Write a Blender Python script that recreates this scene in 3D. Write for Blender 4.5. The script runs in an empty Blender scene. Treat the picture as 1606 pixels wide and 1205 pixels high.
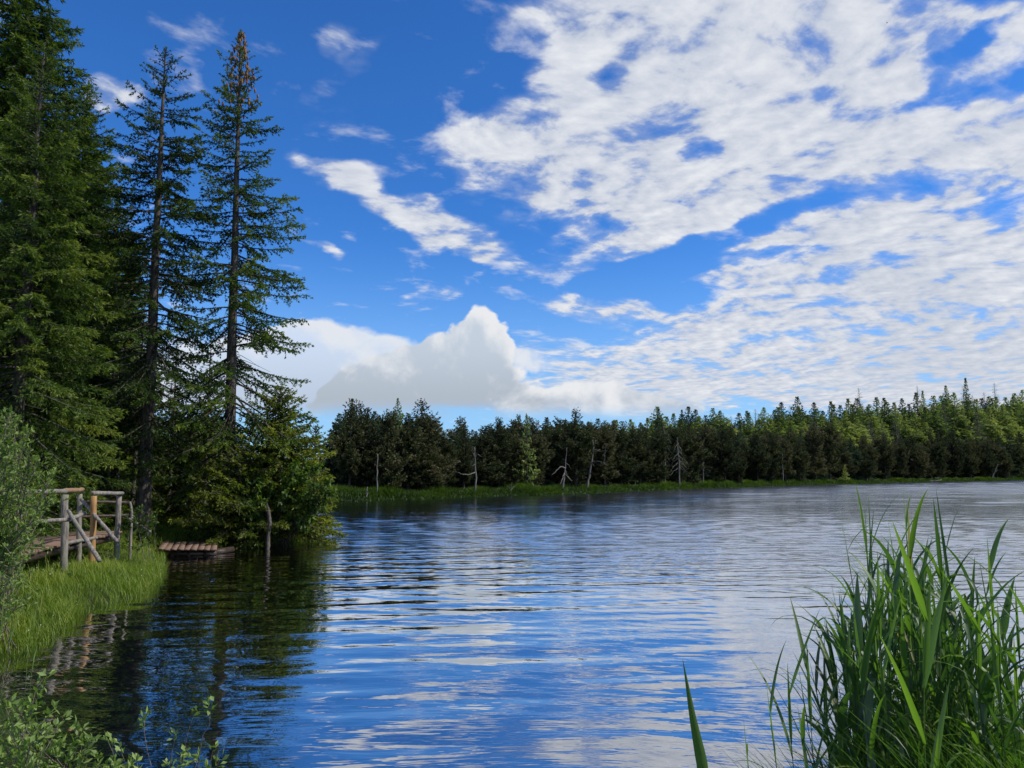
import bpy, math, random
import numpy as np
from mathutils import Vector, Matrix
from math import radians as R

# ------------------------------------------------------------------ scene
scene = bpy.context.scene
col = scene.collection
W0, H0, FPX, HZ, CAMZ = 1606.0, 1205.0, 1168.0, 740.0, 2.2
PITCH = math.atan((HZ - H0 / 2) / FPX)

cam_data = bpy.data.cameras.new("camera")
cam_data.sensor_width = 36.0
cam_data.lens = FPX / W0 * 36.0
cam_data.clip_start = 0.05
cam_data.clip_end = 6000
cam = bpy.data.objects.new("camera", cam_data)
cam.location = (0, 0, CAMZ)
cam.rotation_euler = (R(90) + PITCH, 0, 0)
col.objects.link(cam)
scene.camera = cam

scene.view_settings.view_transform = 'Standard'
scene.view_settings.look = 'None'
scene.view_settings.gamma = 1.0
scene.view_settings.exposure = 0.0
scene.cycles.max_bounces = 6
scene.cycles.diffuse_bounces = 2
scene.cycles.glossy_bounces = 3
scene.cycles.transmission_bounces = 3
scene.cycles.transparent_max_bounces = 4
scene.cycles.caustics_reflective = False
scene.cycles.caustics_refractive = False
scene.cycles.sample_clamp_indirect = 4.0
scene.cycles.use_denoising = True

SUN_AZ, SUN_EL = 94.0, 44.0            # degrees to the right of +Y, degrees up


def ray(px, py):
    """direction (world) through a point of the photograph"""
    a, b = (px - W0 / 2) / FPX, (H0 / 2 - py) / FPX
    c, s = math.cos(PITCH), math.sin(PITCH)
    return Vector((a, c - b * s, s + b * c))


def on_z(px, py, z=0.0):
    d = ray(px, py)
    t = (z - CAMZ) / d.z
    return Vector((d.x * t, d.y * t, z))


def on_y(px, py, Y):
    d = ray(px, py)
    t = Y / d.y
    return Vector((d.x * t, Y, CAMZ + d.z * t))


# ------------------------------------------------------------------ node maths
class S:
    """a socket with arithmetic"""
    def __init__(s, nt, sock): s.nt, s.k = nt, sock

    def op(s, o, *a, clamp=False):
        n = s.nt.nodes.new('ShaderNodeMath'); n.operation = o; n.use_clamp = clamp
        for i, v in enumerate((s,) + a):
            if isinstance(v, S): s.nt.links.new(v.k, n.inputs[i])
            else: n.inputs[i].default_value = v
        return S(s.nt, n.outputs[0])

    def __add__(s, o): return s.op('ADD', o)
    __radd__ = __add__
    def __sub__(s, o): return s.op('SUBTRACT', o)
    def __rsub__(s, o): return (s * -1.0) + o
    def __mul__(s, o): return s.op('MULTIPLY', o)
    __rmul__ = __mul__
    def __truediv__(s, o): return s.op('DIVIDE', o)
    def max(s, o): return s.op('MAXIMUM', o)
    def min(s, o): return s.op('MINIMUM', o)
    def clamp(s): return s.op('ADD', 0.0, clamp=True)
    def smooth(s, a, b, lo=0.0, hi=1.0):
        n = s.nt.nodes.new('ShaderNodeMapRange'); n.interpolation_type = 'SMOOTHSTEP'
        s.nt.links.new(s.k, n.inputs[0])
        for i, v in zip((1, 2, 3, 4), (a, b, lo, hi)): n.inputs[i].default_value = v
        return S(s.nt, n.outputs[0])


def vec(nt, x, y, z):
    n = nt.nodes.new('ShaderNodeCombineXYZ')
    for i, v in enumerate((x, y, z)):
        if isinstance(v, S): nt.links.new(v.k, n.inputs[i])
        else: n.inputs[i].default_value = v
    return S(nt, n.outputs[0])


def noise(nt, v, scale, detail=4.0, rough=0.55, dist=0.0, dims='3D', w=0.0):
    n = nt.nodes.new('ShaderNodeTexNoise'); n.noise_dimensions = dims
    if v is not None: nt.links.new(v.k, n.inputs['Vector'])
    n.inputs['Scale'].default_value = scale
    n.inputs['Detail'].default_value = detail
    n.inputs['Roughness'].default_value = rough
    n.inputs['Distortion'].default_value = dist
    return S(nt, n.outputs[0])


def mixc(nt, f, a, b):
    n = nt.nodes.new('ShaderNodeMix'); n.data_type = 'RGBA'; n.clamp_factor = True
    if isinstance(f, S): nt.links.new(f.k, n.inputs[0])
    else: n.inputs[0].default_value = f
    for i, v in ((6, a), (7, b)):
        if isinstance(v, S): nt.links.new(v.k, n.inputs[i])
        else: n.inputs[i].default_value = (*v, 1.0)
    return S(nt, n.outputs[2])


# ------------------------------------------------------------------ sky
world = bpy.data.worlds.new("World")
scene.world = world
world.use_nodes = True
nt = world.node_tree
nt.nodes.clear()
out = nt.nodes.new('ShaderNodeOutputWorld')
bg = nt.nodes.new('ShaderNodeBackground')
bg.inputs['Strength'].default_value = 0.1
nt.links.new(bg.outputs[0], out.inputs[0])
sky = nt.nodes.new('ShaderNodeTexSky')
sky.sky_type = 'NISHITA'
sky.sun_disc = False
sky.sun_elevation = R(SUN_EL)
sky.sun_rotation = R(SUN_AZ)
sky.altitude = 1000
sky.air_density = 1.0
sky.dust_density = 0.3
sky.ozone_density = 3.0
hs = nt.nodes.new('ShaderNodeHueSaturation')
hs.inputs['Saturation'].default_value = 1.18
hs.inputs['Value'].default_value = 1.0
nt.links.new(sky.outputs[0], hs.inputs['Color'])
skyc = S(nt, hs.outputs[0])
tint = nt.nodes.new('ShaderNodeMix'); tint.data_type = 'RGBA'; tint.blend_type = 'MULTIPLY'
tint.inputs[0].default_value = 1.0
tint.inputs[7].default_value = (0.66, 1.18, 1.72, 1.0)
nt.links.new(skyc.k, tint.inputs[6])
skyc = S(nt, tint.outputs[2])

tc = nt.nodes.new('ShaderNodeTexCoord')
sp = nt.nodes.new('ShaderNodeSeparateXYZ')
nt.links.new(tc.outputs['Generated'], sp.inputs[0])
dx, dy, dz = (S(nt, sp.outputs[i]) for i in range(3))
front = dy.smooth(0.05, 0.2)
yy = dy.max(0.08)
U, V = dx / yy, dz / yy
zz = dz.max(0.0) * 0.9 + 0.105
Px, Py = dx / zz, dy / zz                     # a flat cloud layer seen from below


skyc = mixc(nt, dz.smooth(0.32, -0.08) * 0.92, skyc, (3.6, 6.0, 8.9))
wn = nt.nodes.new('ShaderNodeTexNoise')
wn.inputs['Scale'].default_value = 11.0; wn.inputs['Detail'].default_value = 4.0
nt.links.new(vec(nt, U, V * 1.5, 0.0).k, wn.inputs['Vector'])
wsp = nt.nodes.new('ShaderNodeSeparateColor'); nt.links.new(wn.outputs['Color'], wsp.inputs[0])
Ub = U + (S(nt, wsp.outputs[0]) - 0.5) * 0.095
Vb = V + (S(nt, wsp.outputs[1]) - 0.5) * 0.065


def uv(px, py):
    d = ray(px, py)
    return d.x / d.y, d.z / d.y


def blob(px, py, rx, ry, rot=0.0, amp=1.0):
    """soft ellipse on the sky; rot in degrees, positive = falling to the right"""
    u0, v0 = uv(px, py)
    a, b = math.cos(R(rot)), math.sin(R(rot))
    du, dv = (U if amp >= 2 else Ub) - u0, ((V if amp >= 2 else Vb) - v0) * -1.0
    amp = amp - 2 if amp >= 2 else amp
    p = (du * a + dv * b) * (FPX / rx)
    q = (dv * a - du * b) * (FPX / ry)
    d2 = p * p + q * q
    return d2.smooth(2.2, 0.0, 0.0, amp)


def total(bl):
    t = None
    for b in bl:
        s = blob(*b)
        t = s if t is None else t + s
    return t


# macro placement of the thin broken sheet
sheet = [
    (985, 45, 170, 120, 0, 1.0), (900, 225, 170, 110, -8, .72), (960, 300, 190, 80, 0, .5), (1010, 180, 170, 110, 0, .6), (1160, 210, 280, 160, 0, 1.0),
    (1350, 120, 270, 150, 0, .9), (1560, 210, 160, 70, -20, .7), (1600, 30, 60, 40, 0, .7), (1230, 20, 260, 60, 0, .5),
    (1000, 385, 130, 24, -6, .55), (1340, 345, 230, 62, -14, 1.0), (1500, 450, 260, 170, 0, 1.0), (1230, 470, 200, 60, -6, .62),
    (1640, 420, 160, 160, 0, .7), (1420, 200, 160, 70, -10, .4), (1450, 540, 330, 110, 0, .35), (1310, 570, 330, 60, 0, .75), (1100, 620, 250, 30, 0, .5), (1560, 600, 200, 70, 0, .7),
    (1080, 500, 120, 30, 0, .45), (860, 550, 170, 26, 3, .42), (930, 478, 78, 22, -6, .8), (740, 215, 70, 40, -25, .5),
    (860, 420, 60, 14, 0, .38), (690, 455, 46, 12, 0, .42), (512, 394, 30, 9, 12, .6), (170, 142, 45, 26, 20, .75),
    (685, 355, 120, 30, 24, .95), (530, 275, 72, 24, 16, .85), (735, 385, 40, 22, 30, .6),
    (525, 60, 30, 34, 30, .36), (545, 110, 70, 26, -45, .30), (505, 165, 40, 40, 20, .30), 
    (900, 600, 180, 30, 0, .5), (560, 470, 60, 20, 0, .0),
]
gaps = [
    (1130, 372, 200, 20, -19, -.85), (1420, 292, 120, 16, -15, -.4), (1470, 150, 70, 26, -20, -.75), (1530, 70, 90, 22, -35, -.6),
    (1590, 130, 60, 20, -20, -.5), (1105, 232, 36, 20, -15, -.5), (1160, 405, 150, 14, -8, -.5), (955, 120, 22, 26, 30, -.45),
    (830, 110, 45, 70, 0, -.4), (1600, 320, 60, 22, -20, -.7), (1010, 455, 140, 20, 0, -.5), (860, 190, 40, 16, -20, -.3),
    (1240, 530, 120, 12, 0, -.25),
]
M = total(sheet).min(1.0) + total(gaps)
# elsewhere (behind the camera, overhead): a half-clouded sky
M = M * front + (1.0 - front) * 0.55

warp = noise(nt, vec(nt, Px, Py, 3.1), 0.8, 2.0)
wx, wy = Px + (warp - 0.5) * 0.5, Py + (warp - 0.5) * 0.3
c1, s1 = math.cos(R(-28)), math.sin(R(-28))


def field(ox, oy):
    x, y = wx + ox, wy + oy
    xr, yr = x * c1 - y * s1, x * s1 + y * c1
    big = noise(nt, vec(nt, xr, yr * 0.8, 0.0), 2.2, 3.0, 0.5, 0.2)
    puff = noise(nt, vec(nt, xr * 0.9, yr * 1.0, 5.0), 7.4, 6.0, 0.56, 0.15)
    return big * 0.34 + puff * 0.66


n0 = field(0, 0)
n1 = field(0.032, 0.012)                       # a step towards the sun: relief light
dens = M * 1.02 + (n0 - 0.5) * 4.8 - 0.40
cov = dens.smooth(-0.16, 0.60)
fine = noise(nt, vec(nt, Px, Py, 7.0), 16.0, 4.0, 0.6)
cov = (cov * (0.93 + fine * 0.16)).min(1.0).max(0.0)
cov = cov * (M.smooth(0.18, 0.62) * 0.5 + 0.5)
thin = dens.smooth(-0.5, 0.3) * M.smooth(0.1, 0.6) * 0.34          # veil between the puffs
cov = cov.max(thin)
relief = (n0 - n1) * 2.4
shade = (0.44 + relief * 0.9 + (n0 - 0.5) * 2.3 + (fine - 0.5) * 0.12).clamp()
low = V.smooth(0.0, 0.30)                     # lower clouds are greyer
cc = mixc(nt, shade, (4.7, 5.3, 6.6), (8.3, 8.5, 8.9))
grey = [(1440, 455, 90, 45, 0, .5), (1500, 560, 180, 60, 0, .5), (1300, 400, 50, 40, 0, .35)]
cc = mixc(nt, (total(grey) * front).clamp() * 0.55, cc, (4.7, 5.3, 6.3))

# the low heaped clouds over the far wood
UVn = vec(nt, U, V, 0.0)
e1 = noise(nt, UVn, 9.0, 6.0, 0.55, 0.3)
e2 = noise(nt, vec(nt, U + 0.016, V + 0.016, 0.0), 9.0, 6.0, 0.55, 0.3)


def heap(bl, lit, dark, soft, warm=1.0):
    m = total(bl) + (e1 - 0.5) * 1.5
    c = m.smooth(0.30, 0.30 + soft) * V.smooth(0.066, 0.098)
    u_, v_ = uv(*lit[:2]); 
    g = ((0.7 - m) * 0.5 + (U - u_) * lit[2] + (V - v_) * lit[3] + (e1 - e2) * 6.0 + (e1 - 0.5) * 0.8 + 0.42).smooth(-0.35, 1.1)
    up_ = V.smooth(0.08, 0.19)
    return c * front, mixc(nt, g, mixc(nt, up_, dark, tuple(k * 1.28 for k in dark)), (8.2, 8.35, 8.6))


f0, k0 = heap([(570, 560, 130, 52, 4, 1.0), (440, 590, 120, 60, 0, 1.0), (300, 600, 200, 80, 0, .8), (1000, 640, 120, 40, 0, .6), (830, 560, 60, 22, 0, .5)], (560, 545, 0.5, 6.0), (5.2, 5.9, 7.0), 0.35)
f1, k1 = heap([(625, 615, 95, 66, -10, .95), (700, 592, 92, 66, -35, .95), (752, 540, 44, 52, 0, 1.0), (740, 620, 90, 50, 0, .6), (600, 650, 110, 50, 0, .7), (820, 640, 90, 30, 0, .4)], (735, 556, 3.0, 6.0), (4.3, 4.9, 5.7), 0.22)
f2, k2 = heap([(960, 640, 95, 46, 6, 1.0), (860, 650, 90, 34, 0, .8), (1050, 660, 60, 24, 0, .6)], (950, 625, 0.6, 10.0), (4.9, 5.5, 6.4), 0.22)
gap = blob(765, 652, 95, 12, 0, 0.9) * front

final = mixc(nt, cov, skyc, cc)
final = mixc(nt, f0 * 0.9, final, k0)
final = mixc(nt, f2, final, k2)
final = mixc(nt, f1 * (1.0 - gap), final, k1)
nt.links.new(final.k, bg.inputs['Color'])
world.cycles.sampling_method = 'MANUAL'
world.cycles.sample_map_resolution = 512

sun_data = bpy.data.lights.new("sun", 'SUN')
sun_data.energy = 3.8
sun_data.angle = R(0.6)
sun_data.color = (1.0, 0.95, 0.86)
sun = bpy.data.objects.new("sun", sun_data)
sd = Vector((math.sin(R(SUN_AZ)) * math.cos(R(SUN_EL)), math.cos(R(SUN_AZ)) * math.cos(R(SUN_EL)), math.sin(R(SUN_EL))))
sun.rotation_euler = sd.to_track_quat('Z', 'Y').to_euler()
sun.location = (30, 10, 40)
col.objects.link(sun)
# ------------------------------------------------------------------ mesh helpers
rng = np.random.default_rng(7)
random.seed(7)


def lay(v):
    return np.asarray(v, dtype=np.float64)


def mesh_np(name, verts, faces, k, mats, fmat=None, tint=None, smooth=False):
    """verts (N,3), faces (M,k) -> mesh datablock; k-gons of one size"""
    me = bpy.data.meshes.new(name)
    verts = np.ascontiguousarray(verts, dtype=np.float32)
    faces = np.ascontiguousarray(faces, dtype=np.int32)
    me.vertices.add(len(verts)); me.vertices.foreach_set('co', verts.ravel())
    me.loops.add(faces.size); me.loops.foreach_set('vertex_index', faces.ravel())
    me.polygons.add(len(faces))
    me.polygons.foreach_set('loop_start', np.arange(0, faces.size, k, dtype=np.int32))
    if smooth: me.polygons.foreach_set('use_smooth', np.ones(len(faces), dtype=bool))
    for m in mats: me.materials.append(m)
    if fmat is not None: me.polygons.foreach_set('material_index', np.asarray(fmat, dtype=np.int32))
    if tint is not None:
        a = me.attributes.new('tint', 'FLOAT', 'POINT')
        a.data.foreach_set('value', np.ascontiguousarray(tint, dtype=np.float32))
    me.update(calc_edges=True)
    return me


class Tubes:
    """collects tapered tubes and boxes (quads only) for ONE mesh"""
    def __init__(s, sides=6): s.v, s.f, s.n, s.t, s.sides = [], [], 0, [], sides

    def tube(s, pts, rad, sides=None, cap=True, tint=0.5, rough=0.0):
        m = sides or s.sides
        P = lay(pts); n = len(P)
        rad = np.full(n, rad) if np.isscalar(rad) else lay(rad)
        T = np.gradient(P, axis=0); T /= (np.linalg.norm(T, axis=1, keepdims=True) + 1e-9)
        ref = np.array([0., 0., 1.]) if abs(T[0, 2]) < 0.9 else np.array([1., 0., 0.])
        A = np.cross(T, ref); A /= (np.linalg.norm(A, axis=1, keepdims=True) + 1e-9)
        B = np.cross(T, A)
        ang = np.arange(m) / m * 2 * math.pi
        rr = rad[:, None] * (1 + (rough * (rng.random((n, m)) - .5) if rough else 0))
        V = P[:, None, :] + rr[..., None] * (np.cos(ang)[None, :, None] * A[:, None, :] + np.sin(ang)[None, :, None] * B[:, None, :])
        b = s.n
        s.v.append(V.reshape(-1, 3)); s.t.append(np.full(n * m, tint))
        i = np.arange(n - 1)[:, None] * m; j = np.arange(m)[None, :]; j2 = (j + 1) % m
        F = np.stack([b + i + j, b + i + j2, b + i + m + j2, b + i + m + j], -1).reshape(-1, 4)
        s.f.append(F); s.n += n * m
        if cap:
            for e, c, fl in ((0, P[0], 1), (n - 1, P[-1], 0)):
                s.v.append(c[None]); s.t.append(np.full(1, tint)); ci = s.n; s.n += 1
                q = []
                for a in range(0, m, 2):
                    x0, x1, x2 = b + e * m + a, b + e * m + (a + 1) % m, b + e * m + (a + 2) % m
                    q.append([ci, x2, x1, x0] if fl else [ci, x0, x1, x2])
                s.f.append(np.array(q))

    def box(s, c, size, rot=None, tint=0.5, jit=0.0):
        h = lay(size) / 2
        V = np.array([[x, y, z] for x in (-1, 1) for y in (-1, 1) for z in (-1, 1)]) * h
        if jit: V = V + (rng.random(V.shape) - .5) * jit
        if rot is not None: V = V @ np.array(rot).T
        V = V + lay(c)
        F = np.array([[0, 1, 3, 2], [4, 6, 7, 5], [0, 4, 5, 1], [2, 3, 7, 6], [0, 2, 6, 4], [1, 5, 7, 3]]) + s.n
        s.v.append(V); s.f.append(F); s.t.append(np.full(8, tint)); s.n += 8

    def mesh(s, name, mat, smooth=True):
        return mesh_np(name, np.concatenate(s.v), np.concatenate(s.f), 4, [mat], tint=np.concatenate(s.t), smooth=smooth)


def link(name, me, parent=None):
    o = bpy.data.objects.new(name, me); col.objects.link(o)
    if parent: o.parent = parent
    return o


def tag(o, label=None, cat=None, group=None, kind=None):
    if label: o['label'] = label
    if cat: o['category'] = cat
    if group: o['group'] = group
    if kind: o['kind'] = kind
    return o


def thing(name, loc, label, cat, group=None, rz=0.0):
    o = bpy.data.objects.new(name, None); col.objects.link(o)
    o.empty_display_size = 0.2
    o.location = loc; o.rotation_euler = (0, 0, rz)
    return tag(o, label, cat, group)


def copy_thing(src, loc, rz, scale, label, group=None):
    r = src.copy(); col.objects.link(r)
    r.location = loc; r.rotation_euler = (0, 0, rz); r.scale = scale
    r['label'] = label
    if group: r['group'] = group
    elif 'group' in r: del r['group']
    for ch in [o for o in src.children]:
        c = ch.copy(); col.objects.link(c); c.parent = r
    return r


# ------------------------------------------------------------------ materials
def new_mat(name):
    m = bpy.data.materials.new(name); m.use_nodes = True
    t = m.node_tree; t.nodes.clear()
    o = t.nodes.new('ShaderNodeOutputMaterial')
    return m, t, o


def attr(t, name='tint'):
    n = t.nodes.new('ShaderNodeAttribute'); n.attribute_name = name
    return S(t, n.outputs['Fac'])


def ramp(t, f, stops):
    n = t.nodes.new('ShaderNodeValToRGB')
    e = n.color_ramp.elements
    e[0].position, e[0].color = stops[0][0], (*stops[0][1], 1)
    e[1].position, e[1].color = stops[-1][0], (*stops[-1][1], 1)
    for p, c in stops[1:-1]:
        x = e.new(p); x.color = (*c, 1)
    t.links.new(f.k, n.inputs[0])
    return S(t, n.outputs[0])


def objpos(t):
    n = t.nodes.new('ShaderNodeTexCoord')
    return S(t, n.outputs['Object'])


def leaf_mat(name, stops, trans=0.35, gloss=0.025, rough=0.6, rnd=0.25):
    m, t, o = new_mat(name)
    f = attr(t)
    oi = t.nodes.new('ShaderNodeObjectInfo')
    r = S(t, oi.outputs['Random'])
    f = (f + (r - 0.5) * rnd).clamp()
    c = ramp(t, f, stops)
    d = t.nodes.new('ShaderNodeBsdfDiffuse'); t.links.new(c.k, d.inputs[0])
    tr = t.nodes.new('ShaderNodeBsdfTranslucent')
    warm = t.nodes.new('ShaderNodeMix'); warm.data_type = 'RGBA'; warm.blend_type = 'MULTIPLY'; warm.inputs[0].default_value = 1
    warm.inputs[7].default_value = (1.5, 1.7, 0.7, 1); t.links.new(c.k, warm.inputs[6])
    t.links.new(warm.outputs[2], tr.inputs[0])
    mx = t.nodes.new('ShaderNodeMixShader'); mx.inputs[0].default_value = trans
    t.links.new(d.outputs[0], mx.inputs[1]); t.links.new(tr.outputs[0], mx.inputs[2])
    g = t.nodes.new('ShaderNodeBsdfGlossy'); g.inputs['Roughness'].default_value = rough
    mg = t.nodes.new('ShaderNodeMixShader'); mg.inputs[0].default_value = gloss
    t.links.new(mx.outputs[0], mg.inputs[1]); t.links.new(g.outputs[0], mg.inputs[2])
    t.links.new(mg.outputs[0], o.inputs[0])
    return m


def solid_mat(name, c1, c2, scale=(6, 6, 6), rough=0.85, bump=0.3, detail=6, spec=0.3, c3=None):
    m, t, o = new_mat(name)
    p = objpos(t)
    mp = t.nodes.new('ShaderNodeMapping'); mp.inputs['Scale'].default_value = scale
    t.links.new(p.k, mp.inputs[0]); q = S(t, mp.outputs[0])
    n = noise(t, q, 1.0, detail, 0.62)
    f = n.smooth(0.32, 0.68)
    c = mixc(t, f, c1, c2)
    if c3:
        n2 = noise(t, p, 2.3, 4, 0.6)
        c = mixc(t, n2.smooth(0.52, 0.66), c, c3)
    b = t.nodes.new('ShaderNodeBsdfPrincipled')
    t.links.new(c.k, b.inputs['Base Color']); b.inputs['Roughness'].default_value = rough
    b.inputs['Specular IOR Level'].default_value = spec
    bp = t.nodes.new('ShaderNodeBump'); bp.inputs['Strength'].default_value = bump; bp.inputs['Distance'].default_value = 0.02
    t.links.new(n.k, bp.inputs['Height']); t.links.new(bp.outputs[0], b.inputs['Normal'])
    t.links.new(b.outputs[0], o.inputs[0])
    return m


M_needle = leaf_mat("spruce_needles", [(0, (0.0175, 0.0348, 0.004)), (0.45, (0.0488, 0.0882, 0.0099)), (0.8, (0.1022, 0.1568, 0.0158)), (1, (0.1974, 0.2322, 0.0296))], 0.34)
M_yellow = leaf_mat("yellow_green_needles", [(0, (0.045, 0.0625, 0.0056)), (0.45, (0.1125, 0.1438, 0.0113)), (0.8, (0.2125, 0.2375, 0.0203)), (1, (0.3125, 0.3125, 0.0338))], 0.38)
M_pine = leaf_mat("pine_needles", [(0, (0.0175, 0.0243, 0.0095)), (0.4, (0.0486, 0.0621, 0.0203)), (0.7, (0.0837, 0.0945, 0.0351)), (1, (0.162, 0.1323, 0.0743))], 0.2, rnd=0.6)
M_hill = leaf_mat("hill_spruce_needles", [(0, (0.0564, 0.0886, 0.0258)), (0.4, (0.1529, 0.2012, 0.0515)), (0.75, (0.2737, 0.322, 0.0886)), (1, (0.3864, 0.4025, 0.1288))], 0.3, rnd=0.8)
M_dark = leaf_mat("dark_spruce_needles", [(0, (0.0218, 0.04, 0.0255)), (0.5, (0.0473, 0.0764, 0.04)), (1, (0.091, 0.1274, 0.0546))], 0.22)
M_broad = leaf_mat("broad_leaves", [(0, (0.035, 0.065, 0.007)), (0.5, (0.085, 0.15, 0.013)), (1, (0.17, 0.25, 0.03))], 0.4, 0.03)
M_oldwood = solid_mat("dark_weathered_stake", (0.05, 0.04, 0.032), (0.17, 0.145, 0.12), (16, 16, 3), bump=0.9)
M_willow = leaf_mat("willow_leaves", [(0, (0.0734, 0.1283, 0.0216)), (0.5, (0.1711, 0.2626, 0.0492)), (1, (0.3299, 0.4155, 0.0983))], 0.35, 0.04)
M_reed = leaf_mat("reed_leaves", [(0, (0.0336, 0.0739, 0.0246)), (0.4, (0.0616, 0.1288, 0.0291)), (0.86, (0.1568, 0.2688, 0.0336)), (0.95, (0.1792, 0.2464, 0.0448)), (1, (0.336, 0.28, 0.1232))], 0.42, 0.05, 0.5, rnd=0.2)
M_grass = leaf_mat("grass_blades", [(0, (0.0625, 0.1187, 0.0138)), (0.5, (0.1625, 0.2375, 0.022)), (0.9, (0.2625, 0.325, 0.0385)), (1, (0.4, 0.375, 0.1237))], 0.4)
M_under = leaf_mat("undergrowth_leaves", [(0, (0.016, 0.036, 0.006)), (0.5, (0.042, 0.085, 0.010)), (1, (0.09, 0.145, 0.02))], 0.4)
M_cone = solid_mat("spruce_cone", (0.14, 0.07, 0.03), (0.27, 0.15, 0.065), (20, 20, 20))
M_bark = solid_mat("spruce_bark", (0.035, 0.028, 0.022), (0.13, 0.108, 0.085), (14, 14, 4), bump=0.8, c3=(0.09, 0.10, 0.075))
M_twig = solid_mat("twig_bark", (0.05, 0.038, 0.028), (0.11, 0.09, 0.07), (20, 20, 20))
M_dead = solid_mat("weathered_dead_wood", (0.10, 0.092, 0.08), (0.23, 0.215, 0.19), (12, 12, 3), bump=0.5)
M_wood = solid_mat("grey_weathered_rail", (0.13, 0.11, 0.09), (0.34, 0.30, 0.25), (30, 30, 5), bump=0.6, c3=(0.21, 0.20, 0.15))
M_wood_new = solid_mat("fresh_orange_post", (0.30, 0.155, 0.055), (0.44, 0.25, 0.10), (26, 26, 4), bump=0.4)
M_deck = solid_mat("brown_deck_boards", (0.14, 0.085, 0.055), (0.28, 0.18, 0.125), (5, 25, 20), bump=0.5)
M_wet_shade = solid_mat("wet_and_shaded_dark_wood", (0.025, 0.017, 0.012), (0.08, 0.052, 0.035), (8, 20, 20), rough=0.45, bump=0.6)  # soaked timber, and painted shade on the boardwalk's far rails
M_stem = solid_mat("shrub_stems", (0.11, 0.085, 0.06), (0.24, 0.20, 0.15), (30, 30, 30))


# ------------------------------------------------------------------ the lake outline (at water level)
far_px = [(500, 788), (540, 787), (580, 786), (620, 784.5), (660, 784), (700, 781.5), (750, 780), (800, 777.5), (850, 777), (900, 775.5), (950, 773),
          (1000, 770.5), (1050, 769), (1100, 766), (1150, 765.5), (1200, 763), (1250, 762), (1300, 760), (1350, 759.5), (1400, 757.5), (1450, 757), (1500, 755.5), (1560, 755), (1610, 753.5), (1680, 752.5)]
near_px = [(430, 853), (400, 853), (370, 851), (345, 849), (300, 849), (262, 851), (249, 864), (244, 884), (243, 900), (232, 918), (215, 932), (170, 944), (130, 953), (105, 965), (88, 985), (60, 1003), (20, 1022), (-40, 1045)]
shore = [(-3.0, 5.0), (-1.7, 4.4), (-0.6, 3.2), (0.0, 2.6), (1.0, 2.9), (1.9, 3.5), (3.2, 4.6), (5.5, 6.5), (9, 7.5), (30, 10), (90, 30), (260, 120)]
shore += [tuple(on_z(x, y)[:2]) for x, y in reversed(far_px)]
shore += [(-17, 54), (-18, 47), (-14.5, 40), (-11, 34), (-8.4, 29), (-7.2, 26.8), (-6.6, 25.2), (-6.9, 23.8), (-7.7, 22.9)]
shore += [tuple(on_z(x, y)[:2]) for x, y in near_px]
shore += [(-7.6, 7.2), (-5.5, 5.7)]
shore = lay(shore)


def sdf(x, y):
    """distance to the shore line, positive on land"""
    x = np.atleast_1d(lay(x)); y = np.atleast_1d(lay(y))
    A = shore; B = np.roll(shore, -1, axis=0)
    best = np.full(x.shape, 1e9); inside = np.zeros(x.shape, dtype=bool)
    for (ax, ay), (bx, by) in zip(A, B):
        ex, ey = bx - ax, by - ay
        t = np.clip(((x - ax) * ex + (y - ay) * ey) / (ex * ex + ey * ey), 0, 1)
        best = np.minimum(best, np.hypot(x - ax - t * ex, y - ay - t * ey))
        c = ((ay > y) != (by > y)) & (x < (bx - ax) * (y - ay) / ((by - ay) if by != ay else 1e-9) + ax)
        inside ^= c
    return np.where(inside, -best, best)


def sstep(a, b, v):
    t = np.clip((v - a) / (b - a), 0, 1)
    return t * t * (3 - 2 * t)


def wob(x, y):
    return (np.sin(x * 1.7 + 1.3 * np.sin(y * .9)) + np.sin(y * 2.1 + x * .6 + 1.1 * np.sin(x * 1.3))) * 0.5


def ground_z(x, y):
    x = np.atleast_1d(lay(x)); y = np.atleast_1d(lay(y))
    d = sdf(x, y)
    near = sstep(45, 30, y)
    bank = 0.30 * (1 - np.exp(-np.maximum(d, 0) / 0.7)) + 0.03 * np.clip(d, 0, 12)
    z = np.where(d > 0, bank + wob(x, y) * 0.05 * np.clip(d, 0, 1), np.maximum(d * 0.45, -1.6))
    hill = sstep(18, 190, d) * sstep(8, 150, x) * 17 * sstep(60, 160, y) + sstep(60, 700, d) * 14 * sstep(100, 400, y)
    return z + np.where(d > 0, hill, 0)


def gz(x, y):
    return float(ground_z(x, y)[0])


gx = np.unique(np.concatenate([np.arange(-1500, -60, 60), np.arange(-60, -16, 2.), np.arange(-16, 8, .2), np.arange(8, 60, 2.), np.arange(60, 300, 4.), np.arange(300, 1600, 60)]))
gy = np.unique(np.concatenate([np.arange(-60, 0, 6.), np.arange(0, 30, .2), np.arange(30, 60, 1.), np.arange(60, 220, 2.5), np.arange(220, 400, 10.), np.arange(400, 2600, 80)]))
GX, GY = np.meshgrid(gx, gy)
GZ = ground_z(GX.ravel(), GY.ravel())
nx, ny = len(gx), len(gy)
i = np.arange(ny - 1)[:, None] * nx + np.arange(nx - 1)[None, :]
gf = np.stack([i, i + 1, i + nx + 1, i + nx], -1).reshape(-1, 4)
m, t, o = new_mat("forest_floor")
geo = t.nodes.new('ShaderNodeNewGeometry'); P = S(t, geo.outputs['Position'])
n1 = noise(t, P, 0.9, 6, 0.6); n2 = noise(t, P, 7.0, 5, 0.65)
c = mixc(t, n1.smooth(0.35, 0.65), (0.028, 0.032, 0.012), (0.055, 0.085, 0.018))
c = mixc(t, n2.smooth(0.45, 0.7) * 0.6, c, (0.06, 0.042, 0.024))
b = t.nodes.new('ShaderNodeBsdfPrincipled'); b.inputs['Roughness'].default_value = 0.95
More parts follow.
